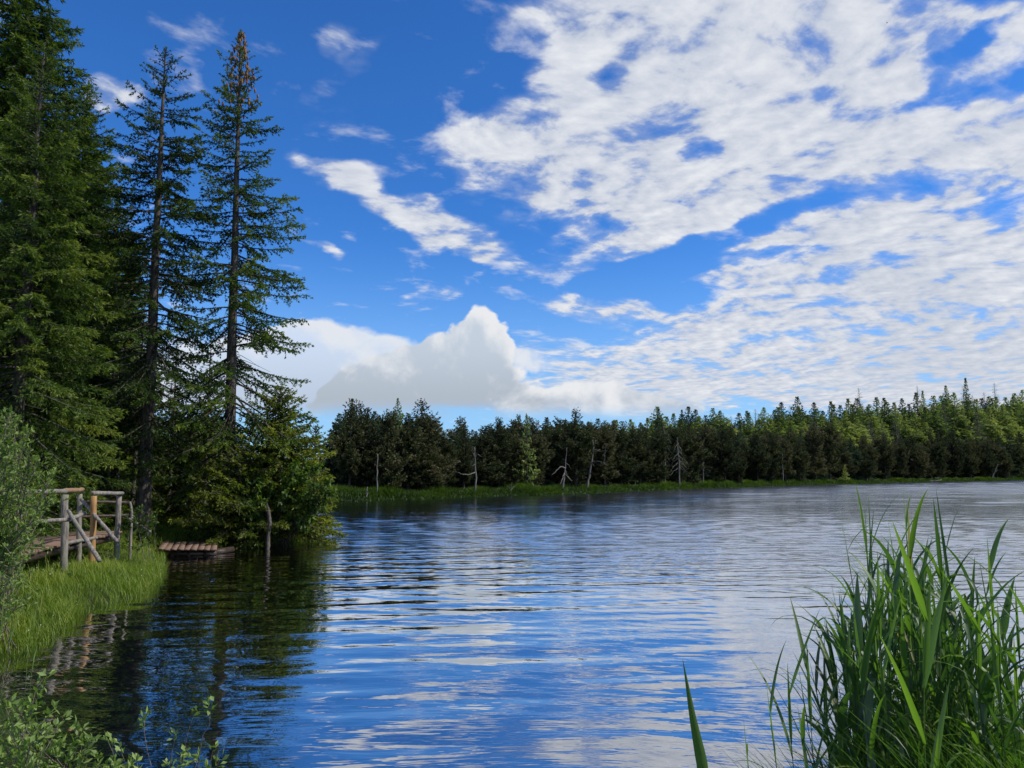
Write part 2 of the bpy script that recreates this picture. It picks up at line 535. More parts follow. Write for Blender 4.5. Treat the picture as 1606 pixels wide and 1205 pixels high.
b.inputs['Specular IOR Level'].default_value = 0.1
t.links.new(c.k, b.inputs['Base Color'])
bp = t.nodes.new('ShaderNodeBump'); bp.inputs['Strength'].default_value = 0.6; bp.inputs['Distance'].default_value = 0.08
t.links.new(n2.k, bp.inputs['Height']); t.links.new(bp.outputs[0], b.inputs['Normal'])
t.links.new(b.outputs[0], o.inputs[0])
me = mesh_np("ground", np.stack([GX.ravel(), GY.ravel(), GZ], -1), gf, 4, [m], smooth=True)
tag(link("ground", me), "mossy dark forest ground around the lake", kind='structure')

# ------------------------------------------------------------------ water
m, t, o = new_mat("lake_water")
geo = t.nodes.new('ShaderNodeNewGeometry'); sp = t.nodes.new('ShaderNodeSeparateXYZ')
t.links.new(geo.outputs['Position'], sp.inputs[0])
X, Y = S(t, sp.outputs[0]), S(t, sp.outputs[1])
wv = noise(t, vec(t, X * 0.12, Y * 0.12, 2.0), 1.0, 2.0)
Xr, Yr = X + (wv - 0.5) * 5.0, Y + X * 0.10 + (wv - 0.5) * 3.2
patch = noise(t, vec(t, X * 0.05, Y * 0.045, 5.0), 1.0, 3.0)
breeze = (Y + (patch - 0.5) * 26.0 + X * 0.35).smooth(11.0, 27.0)
rip = noise(t, vec(t, Xr * 1.6, Yr * 5.2, 3.0), 1.0, 2.5, 0.5)
chop = noise(t, vec(t, X * 3.2, Y * 7.5, 9.0), 1.0, 3.0, 0.6)
h = rip * (breeze * 0.010 + 0.0045) + chop * (breeze * 0.010 + 0.0006)
bp = t.nodes.new('ShaderNodeBump'); bp.inputs['Strength'].default_value = 1.0; bp.inputs['Distance'].default_value = 1.0
bp.inputs['Filter Width'].default_value = 0.1
t.links.new(h.k, bp.inputs['Height'])
gl = t.nodes.new('ShaderNodeBsdfGlossy'); t.links.new((breeze * 0.065 + Y.smooth(32.0, 100.0) * 0.12 + 0.010).k, gl.inputs['Roughness'])
t.links.new(bp.outputs[0], gl.inputs['Normal'])
body = t.nodes.new('ShaderNodeBsdfDiffuse'); body.inputs[0].default_value = (0.004, 0.010, 0.018, 1)
fr = t.nodes.new('ShaderNodeFresnel'); fr.inputs[0].default_value = 1.75
t.links.new(bp.outputs[0], fr.inputs['Normal'])
f = (S(t, fr.outputs[0]) * 1.0 + 0.52).clamp()
mx = t.nodes.new('ShaderNodeMixShader'); t.links.new(f.k, mx.inputs[0])
t.links.new(body.outputs[0], mx.inputs[1]); t.links.new(gl.outputs[0], mx.inputs[2])
t.links.new(mx.outputs[0], o.inputs[0])


def water_mesh(mat):
    """the lake surface as real waves: short, long-crested ripples close by, wind chop further out"""
    us = np.linspace(-1.2, 1.2, 620)
    ys = [1.6]
    while ys[-1] < 330: ys.append(ys[-1] * 1.003 + 0.006)
    ys = lay(ys)
    UU, YY = np.meshgrid(us, ys); XX = UU * YY
    sp_y = YY * 0.003 + 0.006
    gust = 14 * (np.sin(XX * .11 + 1.7 * np.sin(YY * .09)) * np.sin(YY * .13 + XX * .05 + 1)) * .5
    brz = sstep(12.0, 27.0, YY + gust * .40 + XX * .25)
    bend = 0.10 * XX + 1.3 * np.sin(XX * .09 + YY * .05)
    r = np.random.default_rng(3)
    Z = np.zeros_like(XX); wsum = np.zeros_like(XX)
    bands = [(.30, .006, .42, 10), (.48, .011, .30, 12), (.80, .015, .17, 12), (1.3, .011, .14, 10), (2.2, .005, .25, 8), (4.0, .004, .4, 8), (8.0, .004, .6, 6)]
    brees = [(.30, .085), (.48, .075), (.80, .020), (1.3, .012), (2.2, .03), (4.0, .05), (8.0, .05)]
    for (lam, sc, spread, n), (_, sb) in zip(bands, brees):
        fade = sstep(3.0, 5.0, lam / sp_y)
        only_far = 1.0 if lam < 1.5 else sstep(lam * 12, lam * 30, YY)
        F = np.zeros_like(XX)
        for _k in range(n):
            l = lam * math.exp(r.normal() * .22); th = r.normal() * spread - 0.12
            k = 2 * math.pi / l
            # groups: the amplitude drifts over the lake
            ph = r.random() * 6.28; g1, g2 = r.normal(size=2) * .35 / max(lam, .5)
            F += np.sin(k * (math.cos(th) * (YY + bend * .35) + math.sin(th) * XX) + ph) / k * (1 + .8 * np.sin(g1 * XX + g2 * YY + ph * 3))
        F *= 1.25 / math.sqrt(n)
        Z += F * fade * only_far * (sc * (1 - brz) + sb * brz)
    V = np.stack([XX.ravel(), YY.ravel(), Z.ravel()], -1)
    nxx, nyy = len(us), len(ys)
    i_ = np.arange(nyy - 1)[:, None] * nxx + np.arange(nxx - 1)[None, :]
    F = np.stack([i_, i_ + 1, i_ + nxx + 1, i_ + nxx], -1).reshape(-1, 4)
    return mesh_np("lake_water", V, F, 4, [mat], smooth=True)


tag(link("lake_water", water_mesh(m)), "rippled blue lake water mirroring the clouds", kind='structure')
# ------------------------------------------------------------------ trees
def unit(v):
    return v / (np.linalg.norm(v, axis=-1, keepdims=True) + 1e-9)


def diamonds(base, direc, length, width, side=None, wmid=0.45):
    """one kite-shaped quad per row"""
    n = len(base)
    if side is None:
        side = rng.normal(size=(n, 3))
    side = unit(np.cross(direc, side))
    L = length[:, None]; Wd = width[:, None] * 0.5
    mid = base + direc * L * wmid
    return np.stack([base, mid + side * Wd, base + direc * L, mid - side * Wd], 1).reshape(-1, 3)


def quads(n, off=0):
    return np.arange(n * 4).reshape(-1, 4) + off


def spray(org, direc, length, tint, clump=0.14, width=0.045, per=3, fan=0.45, seglen=0.12, cs=None):
    """needle clumps along twigs -> diamond arrays"""
    k = np.maximum(1, np.round(length / seglen).astype(int))
    idx = np.repeat(np.arange(len(org)), k)
    first = np.repeat(np.cumsum(k) - k, k)
    t = (np.arange(len(idx)) - first) / np.repeat(k, k)
    p = org[idx] + direc[idx] * (t * length[idx])[:, None]
    p = p + np.array([0, 0, -1.0]) * ((t * length[idx]) ** 2 * 0.5)[:, None]
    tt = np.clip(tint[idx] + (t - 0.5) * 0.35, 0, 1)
    p = np.repeat(p, per, 0); d = np.repeat(direc[idx], per, 0); tt = np.repeat(tt, per)
    d = unit(d + rng.normal(size=d.shape) * fan + np.array([0, 0, -0.12]))
    n = len(p)
    p = p + rng.normal(size=p.shape) * 0.012
    ck = 1.0 if cs is None else np.repeat(cs[idx], per)
    L = clump * (0.6 + rng.random(n) * 0.7) * ck; Wd = width * (0.7 + rng.random(n) * 0.6) * (ck * .5 + .5)
    return diamonds(p, d, L, Wd), np.repeat(np.clip(tt + rng.normal(size=n) * 0.10, 0, 1), 4)


def conifer(name, H, R0, zc, prof, n_br, trunk_r, droop=0.25, e_top=35, e_bot=-12, upturn=0.25, bare=0.2, twig_gap=0.08, twig_len=0.34,
            per=3, clump=0.14, width=0.045, seglen=0.12, tint0=0.35, patchy=0.25, dead_from=None, n_dead=30, lean=0.0, sides=7, wood_min=0.0,
            mat=None, sparse=None, lift=0.0, twist=None, skirt=None, gapf=None, tubesides=3, azw=None):
    """a conifer with its foot at the origin; returns (trunk mesh, crown mesh)"""
    T = Tubes(sides)
    zs = np.linspace(-0.3, H, 14)
    cx = lean * (zs / H) ** 2 * H * 0.05 + np.cumsum(rng.normal(size=14)) * 0.012
    cy = np.cumsum(rng.normal(size=14)) * 0.012
    rad = trunk_r * np.clip(1 - zs / H, 0, 1) ** 0.85 + 0.012
    rad[0] *= 1.35; rad[1] *= 1.05
    T.tube(np.stack([cx, cy, zs], -1), rad, cap=False)
    trunk = lambda z: np.array([np.interp(z, zs, cx), np.interp(z, zs, cy), z])
    org, dr, ln, tn, sc_ = [], [], [], [], []
    u = (np.arange(n_br) + rng.random(n_br) * 0.9) / n_br
    u = 1 - (1 - u) ** 1.15
    az = np.arange(n_br) * 2.39996 + rng.normal(size=n_br) * 0.5
    for b in range(n_br):
        q = u[b]                                   # 0 crown foot, 1 tip
        z = zc + (H - zc) * q * 0.985
        a = az[b]
        L = R0 * prof(q) * (0.55 + 0.62 * rng.random() ** 0.8)
        if azw: L *= azw(a, z)
        if sparse and rng.random() < sparse(q, a): continue
        L = max(L, 0.12)
        e0 = R(e_bot + (e_top - e_bot) * q ** 1.3 + rng.normal() * 6)
        ns = 6
        tt = np.linspace(0, 1, ns)
        s = tt * L * math.cos(e0 * 0.5)
        vz = L * (math.tan(e0) * tt - droop * (1 - q * 0.6) * tt ** 1.6 * 1.2 + upturn * (1 - q * 0.5) * tt ** 3)
        side = rng.normal() * 0.12
        aa = a + side * tt
        P = trunk(z) + np.stack([np.cos(aa) * s, np.sin(aa) * s, vz], -1)
        if L > wood_min:
            T.tube(P, np.linspace(0.010 + 0.011 * L, 0.004, ns), sides=tubesides, cap=False)
        # side twigs
        st = bare * (1 - q * 0.8)
        m = max(2, int(L * (1 - st) / twig_gap))
        ts = st + (1 - st) * (np.arange(m) + rng.random(m)) / m
        B = np.stack([np.interp(ts, tt, P[:, k]) for k in range(3)], -1)
        fw = unit(np.stack([np.interp(ts, tt, np.gradient(P[:, k])) for k in range(3)], -1))
        sd = np.cross(fw, [0, 0, 1.0]); sd = unit(sd)
        sg = np.where(np.arange(m) % 2 == 0, 1.0, -1.0)[:, None]
        ang = R(50) + rng.normal(size=(m, 1)) * 0.25
        D = fw * np.cos(ang) + sd * sg * np.sin(ang) + np.array([0, 0, 1.0]) * (rng.normal(size=(m, 1)) * 0.18 - 0.22 - 0.25 * droop + lift)
        tl = twig_len * (0.10 + 1.15 * np.minimum(L, 2) / 2) * (1.15 - ts * 0.75) * (0.6 + 0.7 * rng.random(m))
        pt = rng.normal() * patchy
        keep = rng.random(m) > (gapf(q) if gapf else 0.0)
        org.append(B[keep]); dr.append(unit(D)[keep]); ln.append(tl[keep]); sc_.append(np.full(keep.sum(), min(1.0, max(.4, L / 1.1))))
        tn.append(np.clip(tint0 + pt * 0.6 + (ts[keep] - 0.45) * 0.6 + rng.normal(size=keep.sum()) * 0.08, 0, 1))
        # the branch end itself
        org.append(P[-2:-1]); dr.append(unit(P[-1:] - P[-2:-1])); ln.append(np.array([L / ns + 0.05 + 0.1 * min(L, 1)])); sc_.append(np.array([min(1.0, max(.4, L / 1.1))])); tn.append(np.array([min(1, tint0 + 0.4)]))
    # leader
    org.append(trunk(H - 0.35)[None]); dr.append(np.array([[0, 0, 1.0]])); ln.append(np.array([0.45])); sc_.append(np.array([.4])); tn.append(np.array([tint0 + .3]))
    if dead_from is not None:                     # dead lower twigs
        for b in range(n_dead):
            z = dead_from[0] + (dead_from[1] - dead_from[0]) * rng.random()
            a = rng.random() * 6.28; L = 0.3 + rng.random() * dead_from[2]
            tt = np.linspace(0, 1, 4)
            aa = a + rng.normal() * 0.3 * tt
            P = trunk(z) + np.stack([np.cos(aa) * tt * L, np.sin(aa) * tt * L, -0.35 * L * tt ** 1.5 + rng.normal() * 0.1 * tt * L], -1)
            T.tube(P, np.linspace(0.014, 0.004, 4), sides=3, cap=False)
    org = np.concatenate(org); dr = np.concatenate(dr); ln = np.concatenate(ln); tn = np.concatenate(tn)
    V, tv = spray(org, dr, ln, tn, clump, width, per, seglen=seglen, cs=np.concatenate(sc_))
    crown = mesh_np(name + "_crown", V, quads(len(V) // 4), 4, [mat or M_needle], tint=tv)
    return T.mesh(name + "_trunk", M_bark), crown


def plant_tree(name, meshes, loc, rz, label, cat, group=None, scale=(1, 1, 1)):
    r = thing(name, loc, label, cat, group, rz)
    r.scale = scale
    link("trunk", meshes[0], r); link("crown", meshes[1], r)
    return r


def foot(px, Y, dz=0.0):
    """ground point under a column of the photograph at distance Y"""
    x = on_y(px, HZ, Y).x
    return (x, Y, gz(x, Y) + dz)


def foot_at(px, py, Y):
    d = ray(px, py)
    return (d.x / d.y * Y, Y, gz(d.x / d.y * Y, Y))


# ---- the tall spruces on the left bank
cone_prof = lambda q: (1 - q) ** 0.85 * (0.35 + 0.65 * min(1, (q + 0.04) / 0.16)) + 0.03
H1 = on_y(380, 52, 24).z - foot_at(357, 835, 24)[2]
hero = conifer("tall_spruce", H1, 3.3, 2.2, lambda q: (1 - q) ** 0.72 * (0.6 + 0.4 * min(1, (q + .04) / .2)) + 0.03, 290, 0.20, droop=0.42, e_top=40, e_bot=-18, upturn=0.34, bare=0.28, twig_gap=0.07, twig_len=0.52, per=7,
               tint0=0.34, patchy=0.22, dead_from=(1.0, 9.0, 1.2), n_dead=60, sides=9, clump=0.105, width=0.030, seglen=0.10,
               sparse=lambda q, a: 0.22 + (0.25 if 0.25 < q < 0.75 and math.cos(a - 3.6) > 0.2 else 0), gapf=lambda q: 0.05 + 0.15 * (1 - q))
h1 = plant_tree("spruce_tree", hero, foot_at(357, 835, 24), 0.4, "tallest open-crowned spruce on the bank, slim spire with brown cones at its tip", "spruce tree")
h1.rotation_euler = (0, R(-0.9), 0.4)
# hanging cones in the top
Tc = Tubes(6)
cn = rng.random(300)
for k in range(170):
    q = 0.80 + 0.195 * cn[k] ** 0.8
    a = rng.random() * 6.28
    r_ = (1 - q) * 4.2 * (0.35 + 0.6 * rng.random()) + 0.05
    z = 2.2 + (H1 - 2.2) * q + 0.15 * rng.random()
    L = 0.13 + 0.05 * rng.random()
    Tc.tube([(math.cos(a) * r_, math.sin(a) * r_, z - L * j / 4) for j in range(5)], [0.014, 0.034, 0.038, 0.030, 0.008], sides=5, cap=False)
tag(link("cones", Tc.mesh("cones", M_cone), h1), kind="stuff")

H2 = on_y(228, 88, 23).z - foot_at(222, 838, 23)[2]
t2 = conifer("second_spruce", H2, 2.95, 2.8, lambda q: (1 - q) ** 0.58 * (0.4 + 0.6 * min(1, (q + .02) / .2)) + 0.03, 260, 0.21, droop=0.36, e_top=34, e_bot=-16, upturn=0.26, bare=0.26,
             twig_gap=0.07, twig_len=0.52, per=7, tint0=0.27, patchy=0.2, dead_from=(0.8, 8, 1.3), n_dead=70, sides=9, clump=0.105, width=0.030, seglen=0.10,
             sparse=lambda q, a: 0.24, gapf=lambda q: 0.15)
t2o = plant_tree("spruce_tree", t2, foot_at(222, 838, 23), 1.9, "gappy dark spruce with bare lower trunk, beside the boardwalk railing", "spruce tree")

t2o.rotation_euler = (0, R(-2.4), 1.9)

dense = dict(per=7, droop=0.42, e_top=36, e_bot=-14, upturn=0.24, bare=0.30, twig_gap=0.07, twig_len=0.60, tint0=0.42, patchy=0.30, sides=8, clump=0.15, width=0.034, seglen=0.12)
H3 = on_y(128, 125, 26).z - foot_at(110, 835, 26)[2]
t3 = conifer("dense_spruce", H3, 3.5, 1.2, lambda q: (1 - q) ** 0.72 + 0.03, 360, 0.24, **dense)
plant_tree("spruce_tree", t3, foot_at(86, 835, 26), 0.3, "dense green spruce whose tip stands between the edge giant and gappy spruce", "spruce tree")
H4 = 19.5
copy_thing(bpy.data.objects["spruce_tree.002"], foot_at(58, 835, 24.5), 3.4, (1.05, 1.05, .93), "dense dark spruce filling the gap between the edge giant and the dense green one")
copy_thing(bpy.data.objects["spruce_tree.002"], foot_at(150, 835, 31), 5.0, (1.0, 1.0, .86), "dark spruce between the dense green one and the gappy one, lower than both")
t4 = conifer("giant_spruce", H4, 3.5, 0.9, lambda q: (1 - q) ** 0.66 + 0.03, 460, 0.30, **dense)
plant_tree("spruce_tree", t4, foot_at(-25, 835, 21.5), 2.2, "huge dense spruce at the photo's left edge, its top cut by the frame", "spruce tree")
t5 = conifer("side_spruce", 12.5, 2.5, 0.7, lambda q: (1 - q) ** 0.7 + 0.03, 290, 0.17, **{**dense, 'tint0': 0.40, 'clump': .12, 'width': .024, 'per': 9, 'twig_gap': .06})
plant_tree("spruce_tree", t5, foot_at(20, 835, 17.5), 0.9, "bright-tipped hanging spruce boughs above the willow bush, in front of the edge giant", "spruce tree")

# ---- young trees at the foot of the tall spruce
yg = dict(per=4, droop=0.34, e_top=34, e_bot=-8, upturn=0.28, bare=0.15, twig_gap=0.055, twig_len=0.42, tint0=0.36, patchy=0.30, sides=6, clump=0.13, width=0.045, mat=M_yellow)
Hy = on_y(452, 585, 22.8).z - 0.5
y1 = conifer("young_spruce", Hy, 2.2, 0.25, lambda q: (1 - q) ** 0.62 + 0.04, 240, 0.08, **yg, sparse=lambda q, a: 0.12)
plant_tree("young_spruce", y1, foot_at(432, 838, 24.0), 0.0, "yellow-green young spruce leaning over the water right of the tallest spruce", "young spruce")
y2 = conifer("young_spruce_b", on_y(500, 660, 25).z - 0.3, 1.0, 0.1, lambda q: (1 - q) ** 0.45 + 0.05, 120, 0.06, **yg)
plant_tree("young_spruce", y2, (on_y(486, 800, 25).x, 25.4, 0.15), 1.0, "rightmost yellow-green young spruce, its boughs hanging over the open water", "young spruce")
y3 = conifer("young_spruce_c", on_y(375, 660, 22).z - 0.5, 2.0, 0.2, lambda q: (1 - q) ** 0.6 + 0.05, 130, 0.06, **{**yg, 'tint0': 0.26})
plant_tree("young_spruce", y3, foot_at(372, 838, 22.6), 2.0, "olive-green bushy young spruce hiding the foot of the tallest spruce's trunk", "young spruce")
y4 = conifer("young_spruce_d", on_y(290, 655, 25).z - 0.5, 1.7, 0.3, lambda q: (1 - q) ** 0.55 + 0.05, 120, 0.06, **{**yg, 'tint0': 0.30, 'mat': M_yellow})
plant_tree("young_spruce", y4, foot_at(292, 838, 26.5), 0.6, "dark green young spruce between the gappy spruce and the tallest one", "young spruce")
y5 = conifer("young_spruce_e", on_y(150, 640, 24).z - 0.5, 1.6, 1.0, lambda q: (1 - q) ** 0.5 + 0.05, 110, 0.06, **{**yg, 'tint0': 0.30, 'mat': M_needle})
plant_tree("young_spruce", y5, foot_at(95, 838, 27), 0.6, "dark young spruce in the shade behind the grey railing", "young spruce")

# ---- slim trunks in the shade behind the boardwalk
slim = conifer("slim_spruce", 9.5, 1.25, 4.2, lambda q: (1 - q) ** 0.7 + 0.04, 90, 0.085, droop=0.35, bare=0.3, twig_gap=0.1, twig_len=0.34, tint0=0.25, dead_from=(0.8, 5.5, 0.9), n_dead=50,
               sides=6, clump=0.15, width=0.05, per=2)
slim_spots = [(163, 25.5, 0.1, "leftmost slim dark trunk of the pair between railing and gappy spruce"), (177, 27, 1.3, "second slim dark trunk of the pair left of the gappy spruce"),
              (204, 27.5, 2.2, "slim dark trunk close behind the gappy spruce's trunk"), (262, 31, 3.0, "slim dark spruce in the shade right of the gappy spruce's trunk"),
              (318, 30, 4.0, "slim dark spruce just left of the tallest spruce")]
s0 = None
for px, Y, rz, lab in slim_spots:
    f_ = foot_at(px, 838, Y); sc = 0.85 + 0.1 * math.sin(px)
    if s0 is None: s0 = plant_tree("slim_spruce", slim, f_, rz, lab, "slim spruce", "slim spruces behind the boardwalk", (sc, sc, sc))
    else: copy_thing(s0, f_, rz, (sc, sc, sc), lab, "slim spruces behind the boardwalk")


# ------------------------------------------------------------------ the far wood
def lowtree(name, H, R0, zc, prof, n_br, tr, mat, clump, width, tg=0.22, tl=0.6, per=2, **k):
    a = dict(droop=0.25, e_top=30, e_bot=-10, bare=0.2, twig_gap=tg, twig_len=tl, per=per, clump=clump, width=width, seglen=clump * 0.9, mat=mat, sides=5, wood_min=9, tint0=0.45, patchy=0.35, fan=None)
    a.pop('fan'); a.update(k)
    return conifer(name, H, R0, zc, prof, n_br, tr, **a)


pines = []
for k in range(7):
    w = 2.3 + 0.7 * rng.random(); dome = 0.48 + 0.3 * rng.random(); zc_ = 0.2 + 1.1 * rng.random() ** 1.5
    ph = rng.random() * 6
    pines.append(lowtree(f"bog_pine_{k}", 8.0, w, zc_, lambda q, d=dome, p=ph: (1 - q) ** d * (0.72 + 0.28 * math.sin(q * 9 + p)) * (0.55 + 0.45 * min(1, q / .25)) + 0.06, 210, 0.13,
                         M_pine, 0.24, 0.09, tg=0.11, tl=0.62, per=6, e_top=45, e_bot=5, droop=0.1, upturn=0.35, lift=0.30,
                         dead_from=(0.6, 5.0, 1.1), n_dead=22, wood_min=0.5 if k % 2 else 9, sparse=lambda q, a: 0.10))
spr = []
for k in range(4):
    spr.append(lowtree(f"far_spruce_{k}", 14.0, 3.9 + 0.8 * rng.random(), 1.0, lambda q, p=0.95 + .25 * rng.random(): (1 - q) ** p + 0.03, 260, 0.16, (M_hill, M_dark, M_hill, M_hill)[k], 0.38, 0.15, tg=0.20, tl=1.1, per=4, e_top=32, e_bot=-14, droop=0.3,
                       sparse=lambda q, a: 0.08, patchy=0.45))
deadc = []
for k in range(2):
    deadc.append(lowtree(f"bare_conifer_{k}", 11.0, 2.3, 1.0, lambda q: (1 - q) ** 0.7 + 0.03, 200, 0.12, M_dead, 0.30, 0.03, tg=0.22, tl=0.45, per=2, e_top=15, e_bot=-30, droop=0.35, wood_min=0.3))

BIRDS = []
snag_px = {"A": 745, "B": 885, "C": 928, "D": 1066}
marks = [(540, "the near bank's foliage"), (745, "the hook-armed dead snag"), (885, "the snag with drooping arms"), (928, "the leaning forked snag"),
         (1066, "the shaggy grey dead pine"), (1325, "the small bright spruce"), (1463, "the fallen pale log")]
ORD = ["first", "second", "third", "fourth", "fifth", "sixth", "seventh", "eighth", "ninth", "tenth", "eleventh", "twelfth", "thirteenth", "fourteenth"]
_shore_px = lay(far_px)


def shore_y(px):
    return float(np.interp(px, _shore_px[:, 0], _shore_px[:, 1]))


def far_depth(px, back):
    """Y of a point 'back' metres behind the far waterline in column px"""
    p = on_z(px, shore_y(min(max(px, 500), 1680)))
    return p.y + back


protos = {}


def far_tree(pool, px, back, top, width_k, label, cat, group, name):
    Y = far_depth(px, back)
    f_ = foot(px, Y)
    Hh = on_y(px, top, Y).z - f_[2]
    k = rng.integers(len(pool)); me = pool[k]
    base = {id(p): h for p, h in [(q, 8.0) for q in pines] + [(q, 14.0) for q in spr] + [(q, 11.0) for q in deadc]}[id(me)]
    sz = Hh / base
    sx = (sz ** 0.65) * width_k
    key = (id(me), name)
    if key in protos:
        return copy_thing(protos[key], f_, rng.random() * 6.28, (sx, sx, sz), label, group)
    protos[key] = plant_tree(name, me, f_, rng.random() * 6.28, label, cat, group, (sx, sx, sz))
    return protos[key]


front_top = lambda px: float(np.interp(px, [-60, 500, 560, 600, 660, 700, 760, 830, 900, 1000, 1100, 1200, 1300, 1400, 1500, 1560, 1640], [640, 640, 642, 662, 660, 672, 668, 660, 662, 672, 672, 678, 684, 690, 692, 688, 690]))
# front row, counted off from the dead snags between its trees
px = 548.0; mi = 0; cnt = 0
while px < 1625:
    while mi + 1 < len(marks) and px > marks[mi + 1][0]:
        mi += 1; cnt = 0
    near_mark = any(abs(px - s) < 9 for s in (745, 885, 928, 1066, 1325))
    back = 3.0 + 2.5 * rng.random() + (3.5 if near_mark else 0)
    cnt += 1
    lab = f"front-row pine on far bank, {ORD[cnt - 1]} right of {marks[mi][1]}"
    far_tree(pines, px, back, front_top(px) + rng.normal() * 13 + 4, 0.85 + 0.35 * rng.random(), lab, "bog pine", "bog pines along the far bank", "bog_pine")
    px += (24 + 12 * rng.random()) * (1.0 if px < 900 else 0.86)


def zone(px):
    z = [(540, 745, "left of the hook-armed snag"), (745, 928, "between hooked and leaning snags"),
         (928, 1066, "between leaning snag and shaggy dead pine"), (1066, 1325, "between shaggy dead pine and small bright spruce"), (1325, 2000, "right of the small bright spruce")]
    for a, b_, s in z:
        if a <= px < b_: return s
    return "seen through the trunks left of the tallest spruce"


# rows behind the front row
for row, (bk, st, dt) in enumerate(((8.5, 25, 10), (14, 23, 4), (21, 21, -1))):
    px = 530.0 + row * 11
    while px < 1640:
        z = zone(px)
        far_tree(pines if rng.random() < 0.72 else spr[1:2], px, bk + 3 * rng.random(), front_top(px) + dt + rng.normal() * 6, 1.0 + .25 * rng.random(),
                 f"dark pine crown behind the front row, {z}", "bog pine", "dark pines behind the front row, " + z, "bog_pine")
        px += st * (0.8 + 0.45 * rng.random()) * (1.0 if px < 900 else 0.85)

# lighter spruces on the rising ground behind
hill_top = lambda px: float(np.interp(px, [820, 900, 960, 1035, 1075, 1150, 1230, 1300, 1350, 1420, 1480, 1525, 1580, 1640], [662, 654, 660, 650, 650, 643, 636, 632, 626, 630, 622, 614, 616, 620]))
for row, (bk, st, dt) in enumerate(((30, 17, 26), (46, 15, 12), (70, 13, 0))):
    px = 840.0 + row * 9
    while px < 1640:
        z = zone(px)
        bare = rng.random() < (0.16 if px > 1320 else 0.05)
        if bare: far_tree(deadc, px, bk + 8 * rng.random(), hill_top(px) + dt + rng.normal() * 7, 1.1, f"bare grey conifer on the rise, {z}", "dead conifer", "bare conifers on the rise, " + z, "dead_conifer")
        else: far_tree([spr[0], spr[2], spr[3]] if row < 2 or rng.random() < .7 else spr[1:2], px, bk + 8 * rng.random(), hill_top(px) + dt + rng.normal() * 7, 1.35 + .4 * rng.random(),
                       f"spruce on the rise behind the pines, {z}", "spruce tree", "spruces on the rise, " + z, "spruce_tree")
        px += st * (0.8 + 0.45 * rng.random())

# single tree tops that stand out of the far wood
special = [(spr, 1525, 80, 592, .95, "tallest pointed spruce of the far wood, near its right end"),
           (spr, 1492, 70, 604, .9, "pointed spruce just left of the tallest one on the rise"),
           (spr, 1455, 72, 612, .9, "slender spruce top left of the two tallest on the rise"),
           (spr, 1035, 40, 640, .8, "pointed pale spruce over the pines, above the gap right of the leaning snag"),
           (spr[1:2], 1072, 60, 642, .8, "dark spruce top right above the shaggy dead pine"),
           (deadc, 1353, 70, 608, 1.2, "broad bare brown conifer on the skyline above the small bright spruce"),
           (deadc, 1446, 72, 604, .9, "thin bare conifer tip left of the tallest far spruces"),
           (deadc, 1570, 72, 600, 1.0, "bare forked conifer top right of the tallest far spruce"),
           (pines, 660, 9, 630, 1.35, "broad round-headed pine rising above the far skyline left of the snags"),
           (pines, 562, 6, 634, 1.1, "big dark pine beside the near bank's foliage, left end of the far wood"),
           (spr[:1], 622, 16, 624, .62, "thin spire of a spruce poking above the far pines")]
for pool, px, bk, top, wk, lab in special:
    far_tree(pool, px, bk, top, wk, lab, {id(spr): "spruce tree", id(pines): "bog pine", id(deadc): "dead conifer"}.get(id(pool), "spruce tree"), None,
             "dead_conifer" if pool is deadc else "bog_pine" if pool is pines else "spruce_tree")
sp_ = lowtree("small_bright_spruce", 5.0, 1.5, 0.1, lambda q: (1 - q) ** 0.8 + 0.04, 90, 0.06, M_hill, 0.3, 0.12, tg=0.14, tl=0.5, per=3, tint0=0.6)
Yb = far_depth(1325, 1.4); fb = foot(1325, Yb)
k_ = (on_y(1325, 729, Yb).z - fb[2]) / 5.0
plant_tree("young_spruce", sp_, fb, 0, "small bright spruce at the far water's edge, before the dark pines", "young spruce", None, (k_, k_, k_))
Yb = far_depth(826, 3.0); fb = foot(826, Yb); k_ = (on_y(826, 650, Yb).z - fb[2]) / 5.0
plant_tree("spruce_tree", sp_, fb, 1, "mid-green spruce among dark pines, just left of the drooping-armed snag", "spruce tree", None, (k_ * .62, k_ * .62, k_))

# the wood behind the left bank
lp = 0
for row, (Y, st) in enumerate(((36, 46), (42, 40), (50, 36))):
    px = -60.0 + row * 13
    while px < 545:
        Yj = Y + 4 * rng.random()
        if row == 0 and px > 330: px += 40; continue
        f_ = foot(px, Yj)
        if sdf(f_[0], f_[1])[0] < 1: px += 20; continue
        top = 668 + rng.normal() * 12 if px > 130 else 620
        Hh = on_y(px, top, Yj).z - f_[2]
        me = pines[rng.integers(len(pines))] if rng.random() < .6 else spr[1]
        base = 8.0 if any(me is q for q in pines) else 14.0
        sz = Hh / base; sx = 0.9 if base == 8 else 0.62
        side_ = "left of the gappy spruce" if px < 222 else "left of the tallest spruce" if px < 357 else "right of the tallest spruce"
        lab = f"dark tree in the wood behind the left bank, {side_}"
        key = (id(me), "shade")
        g_ = "dark trees of the left bank's wood, " + side_
        if key in protos: copy_thing(protos[key], f_, rng.random() * 6, (sx, sx, sz), lab, g_)
        else: protos[key] = plant_tree("shaded_conifer", me, f_, rng.random() * 6, lab, "conifer", g_, (sx, sx, sz))
        px += st * (0.8 + .5 * rng.random())


